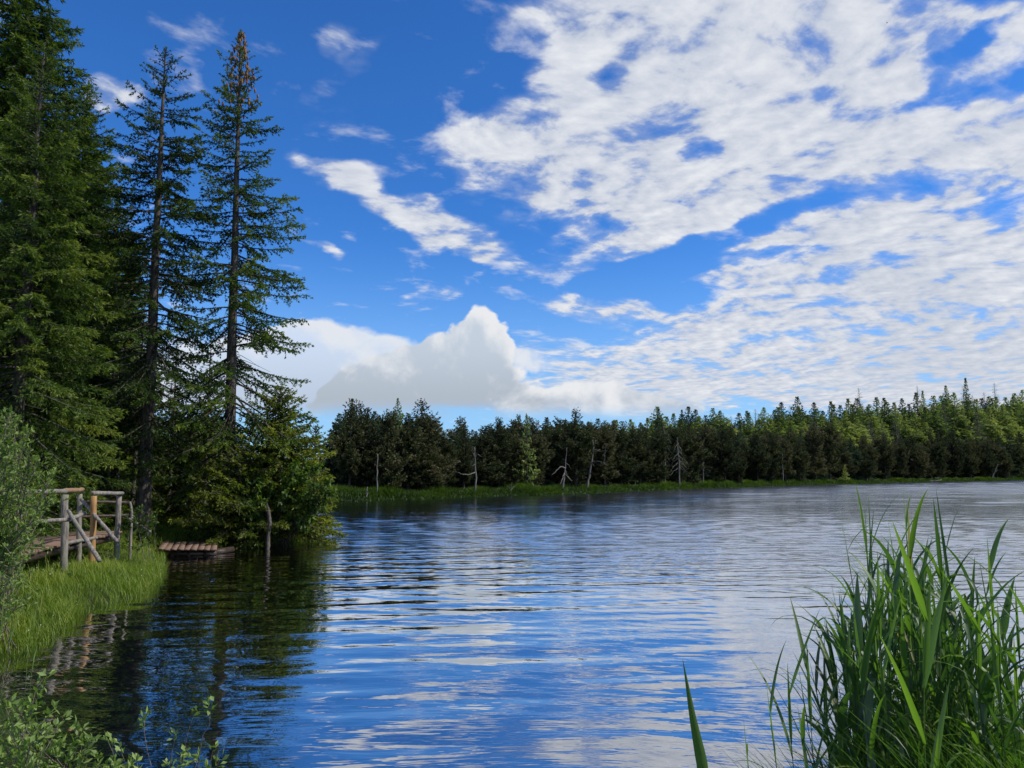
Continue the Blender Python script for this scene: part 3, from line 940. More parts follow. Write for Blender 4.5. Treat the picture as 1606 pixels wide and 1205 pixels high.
# ---- dead snags on the far bank, drawn as limbs in their own plane and bent in depth
def snag(label, base_px, back, limbs, name="dead_snag", thick=1.0):
    Y = far_depth(base_px, back)
    f_ = foot(base_px, Y)
    r = thing(name, f_, label, "dead tree")
    for i_, (pts, r0, r1) in enumerate(limbs):
        T = Tubes(6)
        ph = rng.random() * 6
        P = []
        n = len(pts)
        for j, (x, y) in enumerate(pts):
            off = 0.0 if i_ == 0 else (j / max(1, n - 1)) * math.sin(ph) * 1.2
            p = on_y(x, y, Y) - Vector(f_); P.append((p.x, off, p.z))
        if i_ == 0: P[0] = (P[0][0], 0, -0.2)
        # resample for a knotty limb
        P = lay(P); tt = np.linspace(0, n - 1, (n - 1) * 4 + 1)
        Q = np.stack([np.interp(tt, range(n), P[:, k]) for k in range(3)], -1)
        Q[1:-1] += rng.normal(size=Q[1:-1].shape) * 0.025
        T.tube(Q, np.linspace(r0, r1, len(Q)) * thick, rough=0.25)
        link("trunk" if i_ == 0 else "limb", T.mesh("snag_limb", M_dead), r)
    return r


snag("hook-armed dead snag, one pale limb curving up at its lower left", 746, 1.2,
     [([(746, 769), (746, 740), (745, 715), (744, 702)], .10, .04), ([(745, 741), (736, 745), (727, 744), (719, 741)], .06, .02), ([(746, 718), (750, 713), (757, 717)], .04, .012),
      ([(745, 716), (740, 708), (741, 701)], .03, .012), ([(745, 718), (736, 725), (730, 727), (722, 726)], .025, .01), ([(745, 728), (742, 732)], .02, .01), ([(744, 710), (749, 706)], .02, .01)])
snag("dead snag with pale arms drooping on both sides below a thin tip", 884, 1.5,
     [([(882, 768), (885, 750), (887, 733), (889, 702)], .12, .02), ([(886, 734), (879, 732), (872, 738), (864, 746)], .08, .02), ([(886, 738), (890, 746), (898, 756)], .07, .02),
      ([(885, 742), (881, 752), (877, 760)], .05, .02), ([(887, 726), (893, 730), (897, 738)], .03, .01), ([(888, 716), (893, 714)], .02, .01), ([(888, 722), (882, 720)], .02, .01), ([(885, 742), (894, 752), (899, 755)], .04, .01)])
snag("leaning forked dead snag with two level arms on its right", 922, 1.5,
     [([(919, 766), (924, 748), (928, 725), (931, 700), (929, 689)], .15, .04), ([(922, 765), (924, 750), (926, 738)], .09, .05), ([(931, 705), (940, 708), (950, 708)], .05, .02), ([(928, 725), (938, 724), (947, 726)], .05, .02),
      ([(947, 729), (948, 712), (949, 698)], .05, .015), ([(930, 697), (935, 693)], .03, .01), ([(947, 727), (955, 731)], .03, .01), ([(928, 727), (933, 732)], .03, .01)])
lim = [([(1065, 758), (1065, 730), (1063, 705), (1062, 686)], .13, .03)]
for k in range(16):
    z0 = 695 + k * 2.6; sgn = 1 if k % 3 else -1
    lim.append(([(1064, z0), (1064 + sgn * (5 + k * .25), z0 + 5), (1064 + sgn * (9 + k * .5), z0 + 13)], .035, .01))
snag("shaggy grey dead pine with many drooping bare branches, right of the leaning snag", 1065, 1.8, lim)
lim = [([(1043, 750), (1043, 715), (1042, 690), (1041, 668)], .10, .02)]
for k in range(14):
    z0 = 674 + k * 3.6; sgn = 1 if k % 2 else -1
    lim.append(([(1042, z0), (1042 + sgn * 5, z0 + 4), (1042 + sgn * 8, z0 + 11)], .03, .01))
snag("second grey dead pine, upright and left of the shaggy one", 1043, 5, lim)
snag("thin pale dead trunk before the pines, left of the small bright spruce", 1228, 2,
     [([(1228, 761), (1228, 735), (1227, 712)], .10, .03), ([(1228, 725), (1232, 722), (1236, 724)], .03, .01), ([(1228, 735), (1223, 731)], .03, .01), ([(1228, 718), (1223, 716)], .03, .01)])
snag("thin pale dead trunk right of the shaggy dead pine", 1103, 2,
     [([(1103, 762), (1103, 740), (1102, 716)], .10, .03), ([(1103, 738), (1109, 736), (1113, 740)], .03, .01), ([(1103, 728), (1108, 725)], .03, .01), ([(1103, 745), (1110, 747)], .03, .01)])
snag("pale dead trunk with broken side twigs left of the hook-armed snag", 591, 1.2,
     [([(591, 768), (592, 740), (592, 712)], .07, .03), ([(592, 740), (588, 742)], .02, .01)])
snag("short pale stub at the water's edge right of the big left pine", 575, 0.5,
     [([(575, 780), (575.5, 772), (576, 764)], .07, .04), ([(575, 777), (572, 780)], .03, .02)])
snag("small bleached dead bush at the far waterline right of the hook-armed snag", 802, 0.8,
     [([(802, 776), (802, 765), (803, 757)], .05, .015), ([(802, 770), (797, 763), (794, 761)], .03, .01), ([(802, 768), (807, 763)], .03, .01), ([(802, 773), (796, 771)], .03, .01), ([(802, 774), (808, 771)], .02, .01)])
snag("leaning forked bleached limb at the far waterline near the right edge", 1558, 1.5,
     [([(1554, 752), (1560, 740), (1565, 728)], .16, .05), ([(1557, 746), (1563, 752)], .10, .05), ([(1556, 744), (1561, 748), (1567, 751)], .07, .03), ([(1560, 740), (1566, 738)], .05, .02)])

# fallen log at the far waterline
Yl = far_depth(1460, 0.25)
lg = thing("fallen_log", (on_y(1460, 750, Yl).x, Yl, 0.12), "fallen pale log lying along the far waterline, one branch raised", "log")
T = Tubes(8); p0 = on_y(1440, 754, Yl); p1 = on_y(1476, 751, Yl)
half = (p1.x - p0.x) / 2
T.tube([(-half, -0.3, 0.0), (-half * .3, 0, 0.1), (half * .4, .1, .16), (half, 0.3, 0.42)], [.07, .11, .10, .05], rough=.2)
link("trunk", T.mesh("log", M_dead), lg)
T = Tubes(6); T.tube([(half * .35, .1, .2), (half * .5, 0, .8), (half * .7, -.2, 1.0)], [.08, .05, .02], rough=.2)
link("limb", T.mesh("log_limb", M_dead), lg)
# ------------------------------------------------------------------ boardwalk with pole railings
ZD = 0.80
N0, N1, N2 = on_z(-60, 893, ZD), on_z(100, 853, ZD), on_z(192, 834, ZD)
bw = thing("boardwalk", (N1.x, N1.y, gz(N1.x, N1.y)), "raised wooden boardwalk with grey pole railings and diagonal braces on the left bank", "boardwalk")
org = Vector(bw.location)
loc_ = lambda p: tuple(Vector(p) - org)


def deck_strip(T, a, b_, width, z, bwid=0.145, gap=0.012, thick=0.045):
    a, b_ = Vector((a.x, a.y)), Vector((b_.x, b_.y))
    L = (b_ - a).length; u = (b_ - a) / L; nrm = Vector((-u.y, u.x))
    n = int(L / (bwid + gap))
    for k in range(n):
        c = a + u * ((k + .5) * L / n) + nrm * (width / 2 + rng.normal() * 0.012)
        an = math.atan2(u.y, u.x) + rng.normal() * 0.008
        rot = Matrix.Rotation(an, 3, 'Z')
        T.box(Vector((c.x, c.y, z - thick / 2 + rng.normal() * 0.004)) - org, (L / n - gap, width, thick), rot, tint=rng.random(), jit=0.008)
    return u, nrm


Td = Tubes(4); Tj = Tubes(4)
u1, n1_ = deck_strip(Td, N0, N1, 1.35, ZD)
u2, n2_ = deck_strip(Td, N1 + Vector((0.03, 0.0, 0)), N2, 1.35, ZD + 0.004)
link("deck", Td.mesh("deck", M_deck, False), bw)
for a, b_, nn in ((N0, N1, n1_), (N1, N2, n2_)):
    for off in (0.08, 1.2):
        p = Vector((a.x + nn.x * off, a.y + nn.y * off, ZD - 0.125)); q = Vector((b_.x + nn.x * off, b_.y + nn.y * off, ZD - 0.125))
        Tj.tube([loc_(p), loc_((p + q) / 2), loc_(q)], 0.07, sides=6)
link("joists", Tj.mesh("joists", M_wet_shade), bw)


def pole(name, pts, r0, r1=None, mat=M_wood, parent=bw, label=None, rough=0.06):
    o = parent.location
    r0, r1 = r0 * .8, (r1 or r0 * .9) * .8
    P = lay([tuple(Vector(p) - o) for p in pts]); n = len(P)
    tt = np.linspace(0, n - 1, (n - 1) * 8 + 1)
    Q = np.stack([np.interp(tt, range(n), P[:, k]) for k in range(3)], -1)
    Q[1:-1] += rng.normal(size=Q[1:-1].shape) * r0 * 0.09
    T = Tubes(12); T.tube(Q, np.linspace(r0, r1 or r0 * .9, len(Q)), rough=rough)
    ob = link(name, T.mesh(name, mat), parent)
    if label: ob['label'] = label
    return ob


M_peeled = solid_mat("peeled_rail", (0.20, 0.12, 0.07), (0.36, 0.22, 0.12), (26, 26, 4))
YA, YB, YO, YC = 14.4, 15.6, 15.4, 17.0
g = lambda p: (p[0], p[1], gz(p[0], p[1]) - 0.15)
pA = on_y(102, 776, YA); pB = on_y(125, 775, YB); pO = on_y(147.5, 778, YO); pC = on_y(187, 778, YC)
pole("post", [g(on_y(101, 895, YA)), pA], .085, .078, label="thick grey corner post")
pole("post", [g(on_y(126, 850, YB)), pB], .065, .06)
pole("post", [g(on_y(147, 850, YO)), pO], .075, .072, M_wood_new, label="new orange post without bark")
pole("post", [g(on_y(185, 838, YC)), pC], .075, .07)
pole("post", [g(on_y(30, 880, 13.6)), on_y(30, 780, 13.6)], .075, .07)
pole("post", [g(on_y(-50, 880, 12.6)), on_y(-50, 778, 12.6)], .075, .07)
up = Vector((0, 0, 0.045))
pole("rail", [on_y(-70, 777, 12.4) + up, on_y(30, 776, 13.6) + up, on_y(104, 774.5, YA) + up], .052, .055)
pole("rail", [on_y(100, 774.5, YA) + up * 1.2, on_y(129, 772.5, YB) + up * 1.3], .058, .056, M_peeled, label="short peeled brown top rail")
pole("rail", [on_y(145, 777, YO) + up, on_y(192, 777, YC) + up], .055, .05)
pole("rail", [on_y(-70, 826, 12.3), on_y(30, 820, 13.5), on_y(110, 815, YA - .12)], .045, .048)
pole("rail", [on_y(97, 819, YA + .14), on_y(133, 805, YB - .12)], .048, .05)
pole("rail", [on_y(100, 853, YA + .1), on_y(153, 843, YO - .12)], .045)
pole("brace", [on_y(107, 801, YA - .08), on_y(156, 880, 13.6)], .042, .05)
pole("brace", [on_y(127, 783, YB - .12), on_y(184, 850, 15.2)], .042, .048)
pole("rail", [on_y(128, 787, 17.6), on_y(202, 788, 18.4)], .05, mat=M_wet_shade, label="dark shaded rail on the far side of the deck")  # shade on the two far rails is put into their dark colour
pole("rail", [on_y(120, 811, 17.6), on_y(202, 808, 18.4)], .05, mat=M_wet_shade, label="dark shaded lower rail on the far side")

bp_ = thing("broken_post", g(on_y(206, 830, 17.4)), "short broken grey post with a pale tip and leaning pole, beside the gappy spruce", "post")
pole("post", [g(on_y(206, 835, 17.4)), on_y(207, 805, 17.4), on_y(204, 787, 17.4)], .045, .03, parent=bp_)
pole("brace", [on_y(199, 812, 17.2), on_y(236, 834, 16.9)], .035, parent=bp_)

# ------------------------------------------------------------------ low jetty, beam, stake
Yj = 20.0
J0, J1 = on_z(246, 862, .20), on_z(341, 862.5, .16)
jt = thing("jetty", (J0.x, J0.y, 0.0), "low wooden bathing jetty of nine loose boards over dark beams at the grass edge", "jetty")
T = Tubes(4); n = 9
dpt = (on_z(256, 850.5, .2) - J0)
for k in range(n):
    a = J0.lerp(J1, (k + .5) / n)
    w = (J1 - J0).length / n - 0.012 - 0.008 * rng.random()
    c = a + dpt * 0.5 - Vector(jt.location)
    rot = Matrix.Rotation(math.atan2(-dpt.x, dpt.y) + rng.normal() * .012, 3, 'Z') @ Matrix.Rotation(rng.normal() * .03, 3, 'Y')
    T.box((c.x, c.y + rng.normal() * .02, c.z + rng.normal() * .006), (w, dpt.length + rng.normal() * .04, .045), rot, jit=.01)
link("deck", T.mesh("deck", M_deck, False), jt)
for off in (0.12, 0.9):
    T = Tubes(8)
    a = J0 + dpt * off - Vector(jt.location); b_ = J1 + dpt * off - Vector(jt.location)
    T.tube([(a.x - .15, a.y, a.z - .12), (b_.x - .02, b_.y, b_.z - .12)], .085, rough=.1)
    link("beam", T.mesh("beam", M_wet_shade), jt)
for k in (0.25, 0.52, 0.8):
    T = Tubes(8); a = J0.lerp(J1, k) + dpt * 0.1 - Vector(jt.location)
    T.tube([(a.x, a.y, -.5), (a.x, a.y, a.z - .06)], .05, rough=.1)
    link("pile", T.mesh("pile", M_wet_shade), jt)
a = on_z(338, 866, .06); b_ = on_z(366, 862, .07)
wl = thing("floating_log", (a.x, a.y, 0.03), "waterlogged brown beam floating off the end of the low jetty", "log")
T = Tubes(8); T.tube([(-.9, .25, -.02), (0, 0, 0.02), (b_.x - a.x, b_.y - a.y, 0.05)], [.10, .10, .07], rough=.2)
link("trunk", T.mesh("floating_log", M_wet_shade), wl)

st = on_z(419.5, 862, 0)
sk = thing("wooden_stake", (st.x, st.y, 0), "weathered split wooden stake standing in the water before the overhanging spruces", "stake")
pole("post", [(st.x, st.y, -.8), (st.x - .01, st.y, .1), (st.x + .03, st.y, .75), (on_y(421, 800, st.y))], .085, .06, M_oldwood, sk, rough=.28)
T = Tubes(5); pt = on_y(418, 788, st.y) - sk.location
T.tube([(0.0, .02, .9), (-.02, .02, 1.1), (pt.x, 0, pt.z)], [.07, .05, .012], rough=.4); link("splinter", T.mesh("splinter", M_wet_shade), sk)

# dark mossy hummock
hp = foot_at(291, 838, 21.5)
hm = bpy.data.meshes.new("hummock")
import bmesh
bm = bmesh.new(); bmesh.ops.create_icosphere(bm, subdivisions=4, radius=1)
for v in bm.verts:
    r_ = 1 + .16 * math.sin(v.co.x * 5 + 1) * math.cos(v.co.y * 4) + rng.normal() * .02
    v.co = Vector((v.co.x * .42 * r_, v.co.y * .36 * r_, v.co.z * .24 * r_))
bm.to_mesh(hm); bm.free(); hm.materials.append(solid_mat("dark_peat", (.012, .010, .008), (.045, .04, .02), (9, 9, 9)))
ho = link("peat_hummock", hm); ho.location = (hp[0], hp[1], hp[2] + .08)
tag(ho, "small dark peat hummock in the grass behind the jetty", "hummock")


# ------------------------------------------------------------------ blades, leaves
def blades(pos, h, w, tint, lean=0.35, segs=3, dirs=None):
    """grass blades: segs quads each, curved"""
    n = len(pos)
    a = rng.random(n) * 2 * math.pi
    out_ = np.stack([np.cos(a), np.sin(a), 0 * a], -1) if dirs is None else dirs
    sd = np.stack([-out_[:, 1], out_[:, 0], 0 * a], -1)
    rows = []
    for k in range(segs + 1):
        t = k / segs
        c = pos + np.array([0, 0, 1.0]) * (h * (t - 0.18 * t * t))[:, None] + out_ * (h * lean * t ** 2)[:, None]
        hw = (w * 0.5 * (1 - t) ** 0.7 + 0.0006)[:, None]
        rows += [c - sd * hw, c + sd * hw]
    V = np.stack(rows, 1)
    m = 2 * (segs + 1)
    F = (np.arange(n)[:, None, None] * m + np.array([[2 * k, 2 * k + 1, 2 * k + 3, 2 * k + 2] for k in range(segs)])[None]).reshape(-1, 4)
    tt = np.repeat(tint, m) + np.tile(np.repeat(np.linspace(-.1, .15, segs + 1), 2), n)
    return V.reshape(-1, 3), F, np.clip(tt, 0, 1)


def leaves(base, direc, length, width, tint, fold=0.25, droop=0.0):
    n = len(base)
    s_ = rng.normal(size=(n, 3)) * 0.6 + np.array([0, 0, 1.0])
    side = unit(np.cross(direc, s_)); upv = np.cross(side, direc)
    L = length[:, None]; Wd = width[:, None] * .5
    mid = base + direc * L * .5
    V = np.stack([base, mid + side * Wd + upv * Wd * fold, base + direc * L - np.array([0, 0, 1.0]) * L * droop, mid - side * Wd + upv * Wd * fold, mid - upv * Wd * fold * .6], 1).reshape(-1, 3)
    i_ = np.arange(n)[:, None] * 5
    F = np.concatenate([i_ + np.array([[0, 1, 2, 4]]), i_ + np.array([[0, 4, 2, 3]])])
    return V, F, np.repeat(np.clip(tint, 0, 1), 5)


def in_view(x, y, z=0.3, pad=60):
    px_ = W0 / 2 + FPX * x / np.maximum(y, .1)
    return (px_ > -pad) & (px_ < W0 + pad) & (y > 1.5)


# the grassy tongue on the left bank
N = 260000
x = rng.uniform(-15, -4.6, N); y = rng.uniform(6.5, 27, N)
d = sdf(x, y)
n1g = np.sin(x * 2.3 + 2 * np.sin(y * 1.1)) * np.cos(y * 2.0 + x)
keep = (d > -0.22) & (d < 5.5) & in_view(x, y) & (rng.random(N) < np.clip(np.minimum(1.0, 14.0 / y) * (0.75 + .35 * n1g), 0.1, 1) * np.where(d > 3.0, .5, 1))
x, y, d, n1g = x[keep], y[keep], d[keep], n1g[keep]
z = np.maximum(ground_z(x, y), -0.03)
hh = (0.13 + 0.15 * rng.random(len(x)) + 0.07 * n1g) * (0.8 + 0.5 * np.exp(-np.abs(d) / .5))
hh = hh * np.where((x > N0.x - 2) & (x < N2.x) & (y > np.interp(x, [N0.x, N1.x, N2.x], [N0.y, N1.y, N2.y]) - 0.05), 0.35, 1)
V, F, tt = blades(np.stack([x, y, z - .02], -1), hh, 0.007 + 0.008 * rng.random(len(x)), 0.45 + 0.22 * n1g + rng.normal(size=len(x)) * .16, lean=.55)
tag(link("bank_grass", mesh_np("bank_grass", V, F, 4, [M_grass], tint=tt)), "long bright green grass covering the left bank's tongue", "grass", kind="stuff")
# seed heads: small pale flowers scattered in it
k = rng.choice(len(x), 260, replace=False)
fp = np.stack([x[k], y[k], z[k] + hh[k] * 1.05], -1)
V = diamonds(np.repeat(fp, 3, 0), unit(rng.normal(size=(780, 3)) + [0, 0, .6]), np.full(780, .013), np.full(780, .011))
M_flower = solid_mat("white_flower", (.6, .6, .5), (.75, .75, .68), (5, 5, 5))
tag(link("wild_flowers", mesh_np("wild_flowers", V, quads(780), 4, [M_flower])), "tiny white flowers scattered through the bank grass", "flowers", kind="stuff")

k = rng.choice(len(x), 1500, replace=False)
V, F, tt = blades(np.stack([x[k], y[k], z[k] - .02], -1), .32 + .25 * rng.random(1500), .006 + .004 * rng.random(1500), .95 + rng.normal(size=1500) * .1, lean=.4, segs=4)
tag(link("straw_grass", mesh_np("straw_grass", V, F, 4, [M_grass], tint=tt)), "pale dry straw stalks standing scattered in the bank grass", "grass", kind="stuff")

# leafy undergrowth below the trees of the left bank
N = 26000
x = rng.uniform(-22, -5.8, N); y = rng.uniform(16, 34, N); d = sdf(x, y)
cl = np.sin(x * 1.9 + 1.5 * np.sin(y * 1.6)) * np.sin(y * 1.4 + x * .8)
keep = (d > 0.2) & in_view(x, y) & (rng.random(N) < .45 + .5 * cl) & ((d > 1.6) | (y > 20.5))
x, y, d, cl = x[keep], y[keep], d[keep], cl[keep]
z = ground_z(x, y)
hz = rng.random(len(x)) ** 1.4 * (0.25 + .35 * (cl > .2)) * np.clip(d, .3, 1)
B = np.stack([x, y, z + hz], -1)
D = unit(np.stack([rng.normal(size=len(x)), rng.normal(size=len(x)), rng.normal(size=len(x)) * .4 + .35], -1))
V, F, tt = leaves(B, D, .09 + .09 * rng.random(len(x)), .04 + .04 * rng.random(len(x)), .45 + .3 * cl + rng.normal(size=len(x)) * .15)
tag(link("undergrowth", mesh_np("undergrowth", V, F, 4, [M_under], tint=tt)), "low leafy undergrowth beneath the left bank's spruces", "undergrowth", kind="stuff")

# the green rim along the far water
fx, fy = [], []
N = 60000
pxs = rng.uniform(500, 1640, N)
Yf = np.interp(pxs, _shore_px[:, 0], [on_z(*p).y for p in far_px])
bk = rng.random(N) ** 1.3 * 4.2 - 0.25
y = Yf + bk; x = (pxs - W0 / 2) / FPX * Yf / math.cos(PITCH) * 1.0
x = (pxs - W0 / 2) / FPX * y * (math.cos(PITCH) + 0.0)
x = x / (math.cos(PITCH) ** 2) * 1.0 if False else (pxs - W0 / 2) / (FPX * math.cos(PITCH) + (H0 / 2 - HZ) * -1 * math.sin(PITCH)) * y
cl = np.sin(x * .55 + np.sin(y * .7) * 1.5) * np.sin(x * .21 + 1.0) + .5 * np.sin(x * 1.7)
d = sdf(x, y); keep = (d > -.15) & (rng.random(N) < .75 + .25 * cl)
x, y, cl, d = x[keep], y[keep], cl[keep], d[keep]
z = np.maximum(ground_z(x, y), 0)
V, F, tt = blades(np.stack([x, y, z], -1), (.28 + .35 * rng.random(len(x)) + .22 * np.clip(cl, -.6, 1.2)) * np.clip(d + .6, .5, 1.2), np.interp(y, [50, 200], [.07, .22]) * (.6 + .8 * rng.random(len(x))), .42 + .22 * cl + rng.normal(size=len(x)) * .14, lean=.7, segs=2)
tag(link("shore_vegetation", mesh_np("shore_vegetation", V, F, 4, [M_under], tint=tt)), "bright green sedge and herbs rimming the far waterline", "shore plants", kind="stuff")


# ------------------------------------------------------------------ shrubs
def shrub(name, foot_, tips, leaf_l, leaf_w, mat, label, cat, stem_r=.008, per_tip=9, side=6, side_len=.22, tint=.5, droop=0.0, along=5, splay=.5, group=None, spread=.15, stem_mat=None):
    """stems from the foot to given tip points, side twigs and leaf clusters on them"""
    r = thing(name, foot_, label, cat, group)
    o = Vector(foot_); T = Tubes(5); LB, LD, LT = [], [], []

    def clus(p, dr_, n, tn):
        a = rng.random(n) * 6.28
        dv = unit(np.array(dr_)[None] * (.5 + .5 * rng.random((n, 1))) + rng.normal(size=(n, 3)) * splay)
        LB.append(np.repeat(np.array(p)[None], n, 0) + rng.normal(size=(n, 3)) * .012); LD.append(dv); LT.append(tn + rng.normal(size=n) * .14)

    for tip in tips:
        tip = lay(tip) - lay(o)
        base = np.array([rng.normal() * spread, rng.normal() * spread, -.05])
        ctrl = base * .4 + tip * .6 + np.array([rng.normal() * .1, rng.normal() * .1, .22 * np.linalg.norm(tip) - .1 * rng.random()]) * .5
        tt = np.linspace(0, 1, 9)[:, None]
        P = base * (1 - tt) ** 2 + ctrl * 2 * tt * (1 - tt) + tip * tt ** 2
        P[1:-1] += rng.normal(size=(7, 3)) * .012
        T.tube(P, np.linspace(stem_r, stem_r * .35, 9), cap=False)
        tn = tint + rng.normal() * .1
        clus(P[-1], unit(P[-1] - P[-2]), per_tip, tn + .1)
        for k in range(side):
            q = .35 + .62 * (k + rng.random()) / side
            i_ = q * 8; j = int(i_); c = P[j] + (P[min(8, j + 1)] - P[j]) * (i_ - j)
            dv = unit(unit(P[min(8, j + 1)] - P[j]) * .7 + rng.normal(size=3) * .7 + [0, 0, .25])
            L = side_len * (.5 + .8 * rng.random()) * (1.1 - q * .5)
            Q = np.stack([c, c + dv * L * .5 + [0, 0, .01], c + dv * L + [0, 0, .05 * L]])
            T.tube(Q, [stem_r * .5, stem_r * .4, stem_r * .25], sides=3, cap=False)
            clus(Q[-1], dv, per_tip, tn + .1); clus(Q[1], dv, max(2, along), tn)
        for k in range(along):
            q = .3 + .7 * rng.random(); i_ = q * 8; j = min(7, int(i_)); clus(P[j] + (P[j + 1] - P[j]) * (i_ - j), [0, 0, 1], 2, tn)
    LB, LD, LT = np.concatenate(LB), np.concatenate(LD), np.concatenate(LT)
    n = len(LB)
    V, F, t_ = leaves(LB, unit(LD + [0, 0, -droop]), leaf_l * (.6 + .7 * rng.random(n)), leaf_w * (.7 + .6 * rng.random(n)), LT, droop=droop)
    link("stems", T.mesh(name + "_stems", stem_mat or M_stem), r)
    link("leaves", mesh_np(name + "_leaves", V, F, 4, [mat], tint=t_), r)
    return r


# willow bush before the railing
tips = []
for k in range(120):
    yy_ = rng.uniform(640, 900); lim_ = np.interp(yy_, [640, 700, 760, 800, 850, 900], [30, 62, 92, 85, 60, 40])
    tips.append(on_y(rng.uniform(-90, lim_), yy_, rng.uniform(9.2, 11.2)))
fw_ = foot_at(-25, 900, 10.3)
shrub("willow_bush", (fw_[0], fw_[1], fw_[2]), tips, .065, .024, M_willow, "grey-green willow bush at the photo's left edge, hiding the railing's end", "bush", stem_r=.012, per_tip=9, side=9, side_len=.34, tint=.5, along=7, splay=.6)
# its ragged lower neighbour
tips = [on_y(rng.uniform(-80, 50), rng.uniform(880, 960), rng.uniform(8.6, 9.6)) for k in range(22)]
fw_ = foot_at(-20, 960, 9.2)
shrub("low_bush", fw_, tips, .05, .022, M_willow, "low ragged green bush in the grass below the willow bush", "bush", stem_r=.007, per_tip=7, side=6, side_len=.2, tint=.4, along=4)
# bright shrub in the lower left corner
S3_ = [(70, 1062), (62, 1090), (8, 1108), (28, 1112), (84, 1112), (100, 1128), (118, 1142), (140, 1160), (152, 1184), (46, 1130), (20, 1150), (70, 1150), (95, 1165), (-20, 1130), (5, 1180), (60, 1190), (120, 1190), (-30, 1170), (100, 1200), (160, 1205),
       (-10, 1200), (30, 1205), (80, 1215), (140, 1215), (50, 1165), (125, 1165), (15, 1135), (-40, 1190), (180, 1215), (205, 1210)]
tips = [on_y(a, b_, 4.3 + .5 * rng.random()) for a, b_ in S3_]
fc = on_y(55, 1400, 4.75); fc = (fc.x, fc.y, gz(fc.x, fc.y))
shrub("leafy_shrub", fc, tips, .048, .022, M_willow, "light green small-leaved shrub filling the photo's lower left corner", "bush", stem_r=.0045, per_tip=7, side=4, side_len=.09, tint=.5, along=1, splay=.55, spread=.3)
tips = [on_y(a, b_, 4.25) for a, b_ in ((227, 1127), (330, 1110), (305, 1118), (275, 1155), (288, 1180), (335, 1175), (345, 1190), (310, 1192))]
fc = on_y(262, 1340, 4.3); fc = (fc.x, fc.y, max(-.1, gz(fc.x, fc.y)))
shrub("leafy_sprig", fc, tips, .045, .020, M_willow, "thin leafy sprigs rising against the dark water right of the corner shrub", "bush", stem_r=.0035, per_tip=7, side=2, side_len=.05, tint=.62, along=0, splay=.6, spread=.05)
tips = [on_y(a, b_, 4.4) for a, b_ in ((168, 1160), (190, 1180), (215, 1195), (200, 1212), (178, 1205))]
fc = on_y(195, 1330, 4.4); fc = (fc.x, fc.y, max(-.1, gz(fc.x, fc.y)))
shrub("leafy_sprig", fc, tips, .045, .020, M_willow, "low leafy sprigs between the corner shrub and the thin sprigs", "bush", stem_r=.0035, per_tip=7, side=3, side_len=.07, tint=.6, along=0, spread=.05)

# broad-leaved saplings at the spruce's foot
for (cx_, cy_, rx_, ry_, Y_, n_, lab) in ((396, 785, 48, 36, 22.6, 34, "dark green broad-leaved bush overhanging the grass left of the stake"),
                                          (478, 765, 40, 50, 22.6, 34, "green broad-leaved bush above the water right of the stake")):
    tips = []
    for k in range(n_):
        a, q = rng.random() * 6.28, math.sqrt(rng.random())
        tips.append(on_y(cx_ + rx_ * q * math.cos(a), cy_ + ry_ * q * math.sin(a), Y_ + rng.normal() * .4))
    f_ = foot_at(min(cx_, 440), 838, Y_ + .7)
    shrub("broadleaf_bush", (f_[0], f_[1], max(f_[2], .05)), tips, .12, .085, M_broad, lab, "bush", stem_r=.014, per_tip=9, side=8, side_len=.45, stem_mat=M_twig, tint=.45, droop=.35, along=4, splay=.8)
tips = [on_y(x_, y_, 16.8 + .3 * rng.random()) for x_, y_ in ((205, 800), (214, 806), (222, 796), (230, 812), (240, 818), (246, 806), (226, 822), (210, 818), (236, 826), (200, 812))]
shrub("herb_tuft", foot_at(222, 842, 17), tips, .07, .035, M_under, "leafy pale green herb tuft between the broken post and the jetty", "plant", stem_r=.005, per_tip=7, side=5, side_len=.14, tint=.7)


# ------------------------------------------------------------------ reeds
def ribbon(P, W, side, fold=0.25):
    """V-folded leaf along the points P"""
    P = lay(P); n = len(P)
    Tn = unit(np.gradient(P, axis=0)); sd = unit(side[None] - Tn * (Tn @ side)[:, None]); upv = np.cross(Tn, sd)
    Wd = W[:, None] * .5
    V = np.stack([P - sd * Wd + upv * Wd * fold, P - upv * Wd * fold * .5, P + sd * Wd + upv * Wd * fold], 1).reshape(-1, 3)
    F = np.array([[3 * k + c, 3 * k + c + 1, 3 * k + 4 + c, 3 * k + 3 + c] for k in range(n - 1) for c in (0, 1)])
    return V, F


def leaf_curve(p, d0, L, bend, n=11):
    """curve leaving p along d0 and bending over by 'bend' radians"""
    hor = lay([d0[0], d0[1], 0.0]); hor = hor / (np.linalg.norm(hor) + 1e-9)
    e = math.atan2(d0[2], math.hypot(d0[0], d0[1]))
    P = [lay(p)]
    for k in range(1, n):
        t = k / (n - 1); a = e - bend * t ** 1.6
        P.append(P[-1] + (hor * math.cos(a) + np.array([0, 0, math.sin(a)])) * L / (n - 1))
    return np.array(P)


